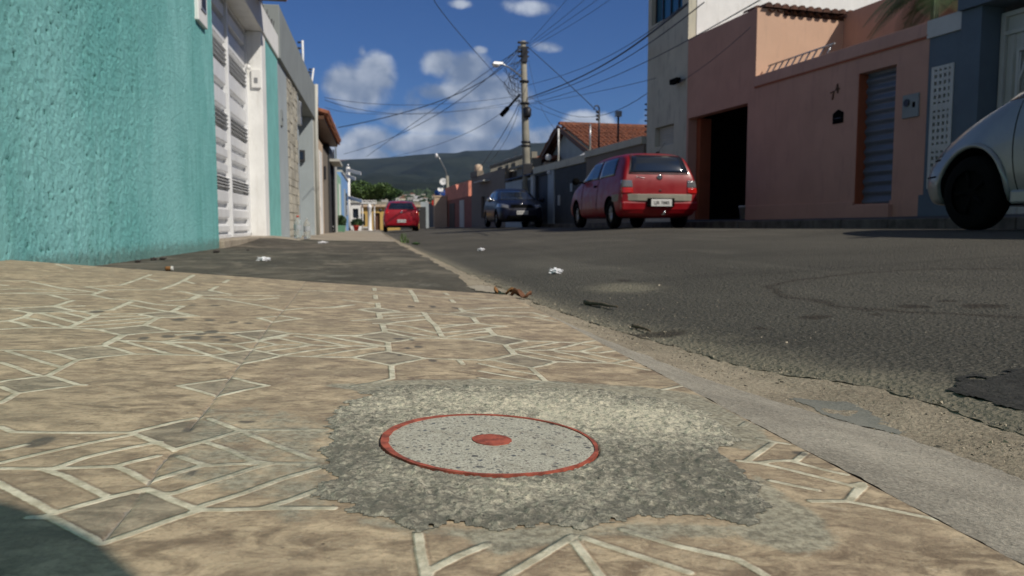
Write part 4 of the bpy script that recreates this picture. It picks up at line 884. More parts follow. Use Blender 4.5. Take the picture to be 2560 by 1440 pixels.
bx(FA, -2.3, -1.85, -.265, -.25, 2.47, 2.58).build('notice', mat('pale_blue_notice', (.30, .42, .50), .5), g)
bx(FA, -6.5, -.45, -7, -1.25, .0, 3.0).build('building_mass', M['bluegrey'], h); bx(FA, -6.5, -6.21, -.4, .05, .05, 3.05).build('pillar', M['bluegrey'], h)
bx(FA, -1.02, -.40, -.0+.003, .05, .05, .62).build('dado', M['bluegrey'], h)

# salmon house: low street wall
h = empty('house', FA(1.7, -.6, 0), 'salmon pink house with a low street wall, grey roller door and open dark garage', 'house')
wb = MB(); wall(wb, FA, -.43, 3.80, .1, 2.85, [(.17, .965, .52, 2.60)], 0, .22); wb.build('wall', M['pinkwall'], h)
# coping leans back, orange painted drip under it
cp = MB(); cp.hexa([FA(-.43, .035, 2.87), FA(3.80, .035, 2.87), FA(3.80, -.25, 2.87), FA(-.43, -.25, 2.87), FA(-.43, .0, 3.08), FA(3.80, .0, 3.08), FA(3.80, -.25, 3.10), FA(-.43, -.25, 3.10)]); cp.build('coping', M['pinkwall'], h, bevel=.012)
bx(FA, -.43, 3.80, .001, .024, 2.845, 2.868).build('drip_strip', M['orange'], h)
dd_ = MB(); wall(dd_, FA, .97, 3.90, .1, .56, (), .035, .034); dd_.build('dado', M['pinkwall'], h, bevel=.01)
bx(FA, -.40, .17, .001, .035, .1, .56).build('dado', M['pinkwall'], h)
bx(FA, .10, .90, -.22, .12, .1, .50).build('step', M['pinkwall'], h, bevel=.01)
bx(FA, .950, .9635, -.21, -.004, .522, 2.598).build('door_reveal', M['orange'], h)
dr = MB(); nn_ = 26; z = .52
for i in range(nn_*4):
    za, zb_ = .52+i*2.08/(nn_*4), .52+(i+1)*2.08/(nn_*4); da, db = -.16+.022*math.sin(2*math.pi*i/8), -.16+.022*math.sin(2*math.pi*(i+1)/8)
    f = dr.face([FA(.175, da, za), FA(.948, da, za), FA(.948, db, zb_), FA(.175, db, zb_)])
dr.box(.175, .948, -.215, -.19, .525, 2.595, fr=FA); dr.build('roller_door', M['shutter'], h)
e = empty('meter_box', FA(-.15, 0, 1.9), 'grey electricity meter box with a round dial on the salmon wall by the roller door', 'meter box')
bx(FA, -.30, .0, -.01, .03, 1.76, 2.10).build('cover', M['greypar'], e, bevel=.008); MB().lathe([(.055, -.02), (.055, .012), (.045, .018), (.045, .0)], FA(-.09, .03, 1.98), 'x', 20).build('dial', M['darkmetal'], e); bx(FA, -.245, -.20, .028, .036, 1.90, 1.98).build('slot', M['dark'], e)
e = empty('mail_slot', FA(1.4, 0, 2.0), 'black house-shaped letter slot on the salmon wall', 'letter box')
MB().prism([FA(1.28, -.01, 1.87), FA(1.53, -.01, 1.87), FA(1.53, -.01, 2.04), FA(1.405, -.01, 2.10), FA(1.28, -.01, 2.04)], fn*.022).build('plate', M['dark'], e); bx(FA, 1.33, 1.48, .012, .018, 1.95, 1.965).build('flap', M['darkmetal'], e)
e = empty('house_number', FA(1.5, 0, 2.4), 'brown house number 74 on the salmon wall above the letter slot', 'house number')
def strokes(b, P, r=.012):
    for pl in P: b.tube([FA(s, .012, z) for s, z in pl], r, 6)
b = MB(); strokes(b, [[(1.60, 2.40), (1.52, 2.42), (1.555, 2.28)]]); b.build('digit', M['wood'], e)
b = MB(); strokes(b, [[(1.425, 2.37), (1.44, 2.52), (1.475, 2.42), (1.39, 2.44)]]); b.build('digit', M['wood'], e)
# salmon garage block and what stands behind
gb = MB(); wall(gb, FA, 3.803, 6.45, .1, 4.38, [(4.03, 6.38, .1, 2.60)], 0, .22); gb.build('garage_wall', M['pinkwall'], h)
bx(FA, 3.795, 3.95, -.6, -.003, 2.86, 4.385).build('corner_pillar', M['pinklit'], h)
bx(FA, 6.22, 6.376, -.50, -.221, .1, 2.59).build('garage_reveal', M['orange'], h)
gi = MB()  # garage walls and floor: unlit gloom put into their dark colours
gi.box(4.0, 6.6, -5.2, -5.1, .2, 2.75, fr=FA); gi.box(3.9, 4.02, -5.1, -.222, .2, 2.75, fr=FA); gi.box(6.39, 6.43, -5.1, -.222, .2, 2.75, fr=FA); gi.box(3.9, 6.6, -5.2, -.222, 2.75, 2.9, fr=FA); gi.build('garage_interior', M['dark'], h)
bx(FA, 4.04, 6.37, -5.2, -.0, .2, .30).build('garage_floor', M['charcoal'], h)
e = empty('notice', FA(5.2, -2.5, 2.2), 'small pale notice hanging inside the dark garage', 'notice'); bx(FA, 5.75, 6.0, -2.02, -2.0, 2.05, 2.35).build('sheet', M['white_plain'], e); MB().tube([FA(5.87, -2.01, 2.35), FA(5.87, -2.01, 2.75)], .006).build('cord', M['cable'], e)
e = empty('bucket', FA(5.2, -1.2, .3), 'white plastic tub on the garage floor', 'tub'); MB().lathe([(.10, 0), (.125, .24), (.135, .24), (.135, .26), (.12, .26), (.10, .02)], FA(4.95, -.6, .305), 'z', 20).build('body', M['shade_white'], e); MB().lathe([(.137, .262), (.14, .27), (.12, .285)], FA(4.95, -.6, .305), 'z', 20).build('lid', M['white_plain'], e)
e = empty('bicycle', FA(4.6, -2.2, .3), 'dark bicycle leaning against the wall deep inside the garage', 'bicycle')
for s in (4.25, 4.25):
    pass
for dd0 in (-1.6, -2.65):
    b = MB(); b.bm.free(); b = MB()
    pts = [FA(4.2+.12, dd0+.33*math.cos(a), .64+.33*math.sin(a)) for a in [2*math.pi*i/24 for i in range(25)]]; b.tube(pts, .018, 6, cap=False)
    for i in range(8): a = math.pi*i/8; b.tube([FA(4.32, dd0+.32*math.cos(a), .64+.32*math.sin(a)), FA(4.32, dd0-.32*math.cos(a), .64-.32*math.sin(a))], .003, 4)
    b.build('wheel', M['rubber'], e)
b = MB()
for P in ([(-1.6, .64), (-1.75, 1.2)], [(-1.75, 1.1), (-2.25, 1.15)], [(-1.72, 1.0), (-2.15, .64)], [(-2.15, .64), (-2.28, 1.2)], [(-2.15, .64), (-2.65, .64)], [(-2.65, .64), (-2.25, 1.1)]): b.tube([FA(4.32, d, z) for d, z in P], .018, 6)
b.build('frame', M['darkmetal'], e); MB().tube([FA(4.15, -1.72, 1.24), FA(4.32, -1.76, 1.2), FA(4.5, -1.72, 1.24)], .014).build('handlebar', M['chrome'], e); bx(FA, 4.26, 4.38, -2.42, -2.16, 1.19, 1.24).build('saddle', M['rubber'], e, bevel=.015)
# set-back upper storey of the salmon house, lit wall facing down the street
q1 = hity(2095, 90, 0) if False else None
nrm = Vector((0, -1, 0))
DB = -2.02
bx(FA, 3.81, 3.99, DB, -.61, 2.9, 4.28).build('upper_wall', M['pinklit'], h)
bx(FA, -7.0, 3.99, DB-.2, DB-.003, 2.9, 4.42).build('upper_wall', M['pinkwall'], h)
rf = MB(); tiles(rf, FA(3.72, -.12, 4.37), tuple(-fn), tuple(fu*1.0+Vector((0, 0, .10))), 12, 2, .19, .38, .085); rf.build('roof', M['oldtile'], h)
bx(FA, 3.82, 4.4, DB-.3, -.24, 4.29, 4.34).build('eave', M['wood'], h)
bx(FA, -.43, 3.79, DB, -.26, 2.45, 2.60).build('flat_roof', M['greywall'], h)
# aluminium ladder lying on the wall
e = empty('ladder', FA(2.6, -.4, 3.1), 'aluminium ladder lying on edge along the top of the salmon wall', 'ladder')
l0, l1 = FA(3.70, -.10, 3.07), FA(1.85, -.12, 3.09); up = Vector((0, 0, .20))+fn*-.12
for o_ in (Vector(), up): MB().tube([l0+o_, l1+o_], .016, 6).build('rail', M['steel'], e)
for i in range(10): p = l0.lerp(l1, .04+i*.103); MB().tube([p, p+up], .014, 6).build('rung', M['steel'], e)
e = empty('flood_light', FA(6.62, .1, 3.5), 'small black flood light on the edge of the salmon garage wall', 'flood light'); bx(FA, 6.60, 6.95, .08, .20, 3.44, 3.56).build('casing', M['dark'], e, bevel=.01); MB().tube([FA(6.55, .0, 3.5), FA(6.62, .12, 3.5)], .012).build('bracket', M['darkmetal'], e)

# grey tall building with white flank
h = empty('building', FA(7.5, -.6, 0), 'tall grey building with a blue glass window and a bright white flank wall', 'building')
wb = MB(); wall(wb, FA, 6.455, 8.48, .1, 6.9, [(7.05, 8.02, 2.10, 2.58), (6.75, 8.30, 5.12, 6.4)], 0, .2); wb.build('wall', M['greywall'], h)
bx(FA, 6.44, 6.62, -7.5, -.202, 3.2, 7.1).build('flank_wall', M['white'], h)
bx(FA, 6.44, 6.62, -7.5, -.23, .1, 3.19).build('flank_wall', M['greywall'], h)
bx(FA, 8.28, 8.48, -7.5, -.202, .1, 6.9).build('rear_wall', M['greywall'], h)
bx(FA, 6.63, 8.27, -.75, -.65, .2, 6.8).build('core', M['charcoal'], h)
w_ = bx(FA, 6.75, 8.30, -.17, -.14, 5.12, 6.4).build('window', M['blueglass'], h); f_ = MB()
for s in (6.75, 7.12, 7.5, 7.9, 8.26): f_.box(s, s+.04, -.139, -.11, 5.12, 6.4, fr=FA)
f_.build('frame', M['darkmetal'], w_)
w_ = MB()
for i in range(7): z = 2.11+i*.067; w_.hexa([FA(7.05, -.14, z), FA(8.02, -.14, z), FA(8.02, -.17, z+.02), FA(7.05, -.17, z+.02), FA(7.05, -.12, z+.055), FA(8.02, -.12, z+.055), FA(8.02, -.16, z+.06), FA(7.05, -.16, z+.06)])
w_.build('louver_window', M['shade_white'], h)
# grey wall, then dark clad wall, gate wall, brown house, far pink house  (frame FB)
h = empty('boundary_wall', FB(2.3, 0, 0), 'grey street wall with a stepped coping beyond the red car', 'wall')
bx(FB, .20, 4.55, -.2, .0, .0, 2.26).build('wall', M['brownwall'], h); bx(FB, .20, 4.55, -.25, .06, 2.263, 2.46).build('coping', M['greywall'], h, bevel=.01)
h = empty('boundary_wall', FB(7.5, 0, 0), 'dark slate-clad street wall with a pale pillar and grey coping', 'wall')
wb = MB(); wall(wb, FB, 4.56, 10.5, .0, 2.13, [(8.7, 10.4, .0, 2.05)], -.02, .2); wb.build('wall', M['slatewall'], h)
b = MB(); z = .1
while z < 2.1:
    b.box(4.57, 7.7, -.022, random.uniform(-.012, .0), z, z+.085, fr=FB); z += .1
b.build('cladding', M['slatewall'], h)
bx(FB, 4.56, 10.52, -.25, .05, 2.133, 2.38).build('coping', M['greywall'], h, bevel=.01); bx(FB, 7.9, 8.62, -.05, .03, .05, 2.12).build('pillar', M['greyblue'], h)
bx(FB, 8.7, 10.4, -.2, -.12, .05, 2.05).build('gate', M['charcoal'], h); bx(FB, 5.9, 6.1, -.0, .015, 1.28, 1.55).build('number_plate', M['greyblue'], h); bx(FB, 7.2, 7.4, .0, .03, .85, 1.2).build('meter_box', M['shade_white'], h)
MB().lathe([(.05, 0), (.08, .05), (.03, .12)], FB(8.25, .1, 2.0), 'z', 10).build('lamp', M['white_plain'], h)
# white fascia and gabled tile roof behind that wall
h = empty('house', FB(3, -4, 0), 'gabled house with an orange clay tile roof behind the grey street wall', 'house')
bb = MB(); P = [FB(6.81, -.35, 2.42), FB(1.35, -.35, 2.46), FB(1.35, -.35, 2.58), FB(6.81, -.35, 2.72)]; Q = [FB(6.81, -.30, 2.42), FB(1.35, -.30, 2.46), FB(1.35, -.62, 2.60), FB(6.81, -.95, 2.74)]; bb.prism(Q, Vector((0, 0, -.12)))
bb.build('fascia', M['white_plain'], h)
def FBp(px, py, d):
    s, z = FB.px(px, py, d); return s, z
rg0 = FB.px(1412, 312, -4.2); rg1 = FB.px(1600, 312, -4.2)
ev0 = FB.px(1490, 395, -1.4); zR = rg0[1]; zE = 2.75
sG = FB.px(1425, 330, -4.2)[0]; s_end = FB.px(1640, 330, -4.2)[0]
sN, sA, sF, zE, zR = 7.45, 11.34, 14.6, 2.77, 4.18
rf = MB(); up1 = FB(sA, -1.3, zR)-FB(sN, -1.3, zE); up2 = FB(sA, -1.3, zR)-FB(sF, -1.3, zE)
tiles(rf, FB(sN, -1.25, zE), tuple(-gn), tuple(up1), 40, int(up1.length/.36), .2, .36, .085)
tiles(rf, FB(sF, -9.2, zE), tuple(gn), tuple(up2), 40, int(up2.length/.36), .2, .36, .085)
rf.box(sA-.12, sA+.12, -9.2, -1.25, zR-.0, zR+.10, fr=FB); rf.build('roof', M['rooftile'], h)
MB().prism([FB(sN+.4, -1.6, .5), FB(sN+.4, -1.6, zE), FB(sA, -1.6, zR-.16), FB(sF-.4, -1.6, zE), FB(sF-.4, -1.6, .5)], -gn*.2).build('gable_wall', M['greyblue'], h)
bx(FB, sN+.45, sF-.45, -9, -1.82, .5, zE-.1).build('wall', M['brownwall'], h)
MB().prism([FB(sN-.05, -1.22, zE-.05), FB(sA, -1.22, zR-.02), FB(sF+.05, -1.22, zE-.05), FB(sF+.05, -1.22, zE-.25), FB(sA, -1.22, zR-.22), FB(sN-.05, -1.22, zE-.25)], gn*.05).build('barge_board', M['wood'], h)
# posts along those walls
for px_, py0, py1, lab, hk, mt in ((1396, 402, 322, 'pale straight service pipe rising from the slate-clad wall', False, 'white_plain'), (1497, 372, 275, 'dark curled service mast with insulators in front of the orange tile roof', True, 'darkmetal'),
                              (1475, 378, 310, 'thin white post left of the curled service mast', False, 'steel')):
    s, z0 = FB.px(px_, py0, -.1); _, z1 = FB.px(px_, py1, -.1); p = FB(s, -.1, z0); mast(tuple(p), z1-z0, lab, M[mt], hk, hk)
s, z0 = FB.px(1545, 355, -.1); p = FB(s, -.1, z0); zt1 = FB.px(1545, 285, -.1)[1]; e = mast(tuple(p), zt1-z0, 'short dark mast carrying a small flood light above the white fascia', M['darkmetal'], False, False)
MB().box(-.09, .09, -.06, .06, -.08, .08, fr=lambda a, b_, c: p+Vector((a, b_, c+zt1-z0))).build('flood_light', M['steel'], e, bevel=.01)
s, z0 = FB.px(1606, 345, -.1); p = FB(.15, -.1, 2.46); fencepost(tuple(p), (0, 0, 0), FB.px(1606, 262, -.1)[1]-2.46, 'dark electric fence post against the corner of the tall grey building', M['darkmetal'])

h = empty('boundary_wall', FB(13, 0, 0), 'white panel gate wall behind the utility pole with a dark blue awning', 'wall')
bx(FB, 10.53, 15.4, -.2, -.02, -.1, 2.05).build('wall', M['greyblue'], h); bx(FB, 10.6, 11.0, -.02, .02, -.1, 2.15).build('post', M['shade_white'], h)
bx(FB, 11.05, 12.4, -.02, .0, -.1, 1.95).build('gate', M['slatewall'], h)
MB().hexa([FB(10.6, .12, 2.12), FB(14.9, .12, 2.12), FB(14.9, -1.2, 2.35), FB(10.6, -1.2, 2.35), FB(10.6, .12, 2.17), FB(14.9, .12, 2.17), FB(14.9, -1.2, 2.42), FB(10.6, -1.2, 2.42)]).build('awning', mat('navy_awning', (.03, .05, .10), .6), h)
h = empty('house', FB(19, -1, 0), 'brown-grey house with two dark windows and a cluttered pale roof terrace', 'house')
wb = MB(); wall(wb, FB, 15.42, 23.2, -.1, 2.72, [(19.6, 20.6, .5, 1.6), (17.9, 19.0, .5, 1.6)], 0, .2); wb.build('wall', M['brownwall'], h)
bx(FB, 15.5, 23.1, -5, -.4, -.1, 2.6).build('building_mass', M['brownwall'], h)
for s in (19.6, 17.9): w_ = bx(FB, s, s+1.05, -.16, -.12, .5, 1.6).build('window', M['glass'], h); bx(FB, s+.5, s+.55, -.12, -.09, .5, 1.6).build('mullion', M['steel'], w_)
bx(FB, 18.5, 20.8, .0, .35, 2.30, 2.36).build('ledge', M['shade_white'], h); bx(FB, 21.4, 23.25, -.3, .05, 2.723, 3.0).build('parapet', M['brownwall'], h)
tb = MB(); rr_ = random.Random(4)
for i in range(46): s = 12.8+i*.16; tb.box(s, s+.05, -.42, -.36, 2.75, 3.10, fr=FB)
tb.box(12.8, 20.2, -.45, -.33, 3.10, 3.18, fr=FB); tb.box(12.8, 20.2, -.45, -.33, 2.66, 2.745, fr=FB); tb.build('balustrade', M['pole'], h)
bx(FB, 12.6, 15.2, -.9, -.5, 2.2, 2.95).build('terrace_wall', M['pole'], h)
for s, w0 in ((17.2, .9), (15.9, .6), (14.6, .8)): bx(FB, s, s+w0, -.9, -.6, 2.7, 3.3).build('water_tank_block', M['shade_white'], h, bevel=.03)
e = empty('water_tank', FB(12.1, -1.6, 3.2), 'small white domed tank on the roof ridge behind the utility pole', 'water tank'); p = at(1371, 392, 30); MB().lathe([(.08, -.14), (.12, -.06), (.12, .03), (.07, .09), (.02, .10)], p, 'z', 16).build('body', M['white_plain'], e)
MB().box(-.18, .18, -.18, .18, -1.6, -.22, fr=lambda a, b_, c: p+Vector((a, b_, c))).build('stand', M['brownwall'], e)
e = empty('water_tank', FB(22.4, -.2, 3.2), 'small cream box tank on the corner of the brown-grey house', 'water tank'); p = FB(22.3, -.2, 3.0); MB().lathe([(.2, 0), (.22, .05), (.22, .3), (.16, .38)], p, 'z', 14).build('body', M['beige'], e); MB().lathe([(.17, .38), (.03, .42)], p, 'z', 14).build('lid', M['shade_white'], e)
# brown tiled roof right of the pole
h = empty('house', FB(12, -5, 0), 'low brown tiled roof house seen just right of the utility pole', 'house')
rf = MB(); a_, b2_ = at(1320, 402, 34), at(1385, 398, 31); tiles(rf, a_, tuple(b2_-a_), tuple(Vector((.9, 1.0, .25))), int((b2_-a_).length/.24), 7, .24, .38, .1); rf.build('roof', M['rooftile'], h)
MB().hexa([a_+Vector((0, .1, -2.5)), b2_+Vector((0, .1, -2.5)), b2_+Vector((3, 3, -2.5)), a_+Vector((3, 3, -2.5)), a_+Vector((0, .1, -.12)), b2_+Vector((0, .1, -.12)), b2_+Vector((3, 3, -.1)), a_+Vector((3, 3, -.1))]).build('wall', M['brownwall'], h)
bq = at(1335, 388, 33.5); MB().box(-.12, .12, -.12, .12, -.5, .15, fr=lambda a, b_, c: bq+Vector((a, b_, c))).build('chimney', M['pole'], h)
# far salmon house, cream pillar, far walls
h = empty('house', FB(28, -1, 0), 'small far salmon house with a slanting parapet, left of the brown-grey house', 'house')
bx(FB, 23.22, 32.3, -4, .0, -.3, 1.75).build('wall', mat('dark_red_render', (.28, .10, .07), .8), h)
MB().prism([FB(24.0, .02, 1.76), FB(32.2, .02, 1.70), FB(32.2, .02, 2.55), FB(28.2, .02, 2.62), FB(27.6, .02, 2.25), FB(26.9, .02, 2.62), FB(24.0, .02, 2.62)], -fn*.25).build('parapet', mat('bright_salmon_render', (.66, .25, .17), .8), h)
bx(FB, 25.4, 26.8, .0, .03, -.2, 1.6).build('door', M['shade_white'], h); bx(FB, 28.6, 30.5, .0, .03, -.2, 1.5).build('garage_door', M['charcoal'], h)
h = empty('gate_pillar', FB(33, 0, 0), 'lone cream pillar at the end of the far right-hand walls', 'pillar')
p = at(1101, 560, 50); MB().box(-.42, .42, -.3, .3, -.6, 1.95, fr=lambda a, b_, c: Vector((p.x+a, p.y+b_, c))).build('shaft', M['beige'], h, bevel=.02); MB().box(-.46, .46, -.34, .34, 1.952, 2.05, fr=lambda a, b_, c: Vector((p.x+a, p.y+b_, c))).build('cap', M['beige'], h)
h = empty('house', (p.x+1.2, 56, 0), 'far grey garage front between the cream pillar and the far red car', 'house')
MB().box(p.x-2.4, p.x-.5, 54, 60, -.6, 1.75).build('wall', M['greyblue'], h); MB().box(p.x-1.5, p.x-.7, 53.95, 54, -.6, 1.4).build('door', M['charcoal'], h)
h = empty('house', (p.x+3, 66, 0), 'far brown house front behind the cream pillar', 'house')
MB().box(p.x+.5, p.x+3.0, 62, 70, -.6, 2.0).build('wall', M['brownwall'], h); MB().box(p.x+.7, p.x+1.6, 61.95, 62.01, -.6, 1.5).build('door', M['charcoal'], h)
e = empty('water_tank', (p.x, 66, 2), 'blue plastic water tank on the roof behind the cream pillar', 'water tank'); q = at(1102, 488, 66); MB().lathe([(.5, -.35), (.55, .3), (.45, .42), (.1, .48)], q, 'z', 18).build('body', M['blueplastic'], e)
MB().box(-.7, .7, -.7, .7, -2.6, -.36, fr=lambda a, b_, c: q+Vector((a, b_, c))).build('stand', M['brownwall'], e)

# ================================================================== CARS
def paint(name, c, metal=0., coat=.35, rough=.4):
    m, k, b = newmat(name); v = k.coord(); n = k.noise(v, 3, 5, .6)
    k.put(b, 'Base Color', k.mix(k.ramp(n, .3, .7), tuple(x*.88 for x in c), tuple(min(1, x*1.1) for x in c)))
    k.put(b, 'Metallic', metal); k.put(b, 'Roughness', k.ramp(k.noise(v, 6, 5, .6), .2, .8, rough*.8, rough*1.3)); k.put(b, 'Coat Weight', coat); k.put(b, 'Coat Roughness', .06); k.put(b, 'Specular IOR Level', .3); return m
def make_car(spec):
    root = empty('car', (0, 0, 0), spec['label'], 'car', 'parked cars'); P = spec['paint']
    ring = []
    bm = bmesh.new(); rings = []
    for (y, zb_, wb_, zm, wm, zt_, wt_, zr, wr) in spec['st']:
        half = [(wb_*.55, zb_), (wb_*.92, zb_), (wb_, zb_+.05), (wm, zm), (wt_, zt_), (wr+.25*(wt_-wr), zr-.25*(zr-zt_)), (wr, zr-.035), (wr*.6, zr), ]
        pts = [(x, z) for x, z in half]+[(-x, z) for x, z in half[::-1]]; rings.append([bm.verts.new((x, y, z)) for x, z in pts])
    n = len(rings[0])
    for A, B in zip(rings, rings[1:]):
        for j in range(n): bm.faces.new([A[j], A[(j+1) % n], B[(j+1) % n], B[j]])
    bm.faces.new(rings[0][::-1]); bm.faces.new(rings[-1]); bmesh.ops.recalc_face_normals(bm, faces=bm.faces)
    me = bpy.data.meshes.new('body'); bm.to_mesh(me); bm.free(); body = finish('body', me, [P, M['rubber']], root)
    s = body.modifiers.new('s', 'SUBSURF'); s.levels = 2; s.render_levels = 2
    R_, wy, tw = spec['r'], spec['wheels'], spec['track']; cut = []
    for y in wy:
        b = MB(); b.mi = 1; b.lathe([(spec['arch'], -1.2), (spec['arch'], 1.2)], (0, y, spec['archz']), 'x', 40)
        b2 = MB()
        for sgn in (1, -1):
            bb_ = MB(); bb_.mi = 0; xs_ = (.42*sgn, 1.3*sgn); bb_.lathe([(spec['arch'], min(xs_)), (spec['arch'], max(xs_))], (0, y, spec['archz']), 'x', 40)
            bmesh.ops.recalc_face_normals(bb_.bm, faces=bb_.bm.faces); m2 = bpy.data.meshes.new('c'); bb_.bm.to_mesh(m2); bb_.bm.free(); m2.materials.append(P); m2.materials.append(M['rubber'])
            for p in m2.polygons: p.material_index = 1
            c = bpy.data.objects.new('c', m2); col.objects.link(c); cut.append(c); md = body.modifiers.new('b', 'BOOLEAN'); md.operation = 'DIFFERENCE'; md.object = c; md.solver = 'EXACT'
        b.bm.free(); b2.bm.free()
    dg = bpy.context.evaluated_depsgraph_get(); ev = body.evaluated_get(dg); nm = bpy.data.meshes.new_from_object(ev); body.modifiers.clear(); body.data = nm
    for c in cut: bpy.data.objects.remove(c)
    for p in nm.polygons: p.use_smooth = True
    try: nm.set_sharp_from_angle(angle=R(38))
    except Exception: pass
    bv = BVHTree.FromPolygons([v.co for v in nm.vertices], [p.vertices[:] for p in nm.polygons])
    def cast(ax, a, b_):
        o, d = {'L': (Vector((-3, a, b_)), Vector((1, 0, 0))), 'R': (Vector((3, a, b_)), Vector((-1, 0, 0))), 'B': (Vector((a, -4, b_)), Vector((0, 1, 0))), 'F': (Vector((a, 4, b_)), Vector((0, -1, 0))), 'T': (Vector((a, b_, 4)), Vector((0, 0, -1)))}[ax]
        r_ = bv.ray_cast(o, d)
        if r_[0] is None: return None
        nn = r_[1] if r_[1].dot(d) < 0 else -r_[1]; return r_[0], nn
    def panel(name, ax, quad, material, parent=root, off=.006, nu=10, nv=7, label=None, th=.008):
        b = MB(); G = []; last = None
        for j in range(nv+1):
            row = []
            for i in range(nu+1):
                u, v = i/nu, j/nv; p = [(quad[0][q]*(1-u)+quad[1][q]*u)*(1-v)+(quad[3][q]*(1-u)+quad[2][q]*u)*v for q in (0, 1)]
                h_ = cast(ax, *p) or last
                if h_ is None: return None
                last = h_; row.append((b.bm.verts.new(h_[0]+h_[1]*off), b.bm.verts.new(h_[0]+h_[1]*(off-th))))
            G.append(row)
        for j in range(nv):
            for i in range(nu): q = [G[j][i], G[j][i+1], G[j+1][i+1], G[j+1][i]]; b.bm.faces.new([v[0] for v in q]); b.bm.faces.new([v[1] for v in q][::-1])
        edge = [G[0][i] for i in range(nu+1)]+[G[j][nu] for j in range(1, nv+1)]+[G[nv][i] for i in range(nu-1, -1, -1)]+[G[j][0] for j in range(nv-1, 0, -1)]
        for A, B in zip(edge, edge[1:]+edge[:1]): b.bm.faces.new([A[0], B[0], B[1], A[1]])
        return b.build(name, material, parent, smooth=True, label=label)
    for y in wy:
        for sgn in (1, -1):
            x = tw*sgn; w = .085
            t_ = MB().lathe([(R_*.62, -w), (R_*.9, -w), (R_, -w*.6), (R_, w*.6), (R_*.9, w), (R_*.62, w)], (x, y, R_), 'x', 36, close=False).build('wheel', M['rubber'], root)
            rim = MB(); xo = sgn*w*.75; rim.lathe([(R_*.66, 0), (R_*.64, xo*.9), (R_*.58, xo*.6), (R_*.2, xo*.75), (.02, xo*.95)], (x, y, R_), 'x', 30)
            for i in range(spec.get('spk', 6)): a = 2*math.pi*i/spec.get('spk', 6); rim.tube([Vector((x+xo*.8, y+R_*.15*math.cos(a), R_+R_*.15*math.sin(a))), Vector((x+xo*.85, y+R_*.6*math.cos(a), R_+R_*.6*math.sin(a)))], R_*.055, 6)
            rim.build('rim', spec.get('rim', M['steel']), t_)
            hb = MB().lathe([(R_*.6, -.02), (R_*.6, .02)], (x-sgn*.04, y, R_), 'x', 20).build('brake', M['dark'], t_)
    MB().box(-.5, .5, spec['wheels'][1], spec['wheels'][0], .24, .40).build('underbody', M['dark'], root)
    spec['detail'](root, panel, cast); return root
def text_mesh(name, body_, size, material, parent, mw, depth=.002, label=None):
    c = bpy.data.curves.new(name, 'FONT'); c.body = body_; c.size = size; c.extrude = depth; c.align_x = 'CENTER'; c.align_y = 'CENTER'
    o = bpy.data.objects.new(name, c); col.objects.link(o); dg = bpy.context.evaluated_depsgraph_get(); me = bpy.data.meshes.new_from_object(o.evaluated_get(dg)); bpy.data.objects.remove(o)
    me.transform(mw); return finish(name, me, material, parent)
RED = paint('red_car_paint', (.23, .0035, .008), 0., .2); RED2 = paint('crimson_car_paint', (.30, .004, .014), 0., .6); NAVY = paint('midnight_blue_paint', (.0016, .003, .016), .0, .2); SILV = paint('silver_blue_paint', (.30, .31, .30), .35, .4, .34)
def plate(root, ax, x, y, z, txt, sgn):
    p = MB().box(x-.20, x+.20, y-.008, y+.008, z-.065, z+.065).build('number_plate', M['plate'], root, bevel=.004)
    text_mesh('plate_text', txt, .085, M['dark'], p, Matrix.Translation((x, y+sgn*.010, z-.005))@Matrix.Rotation(R(90), 4, 'X')@(Matrix.Rotation(R(180), 4, 'Y') if sgn > 0 else Matrix()))
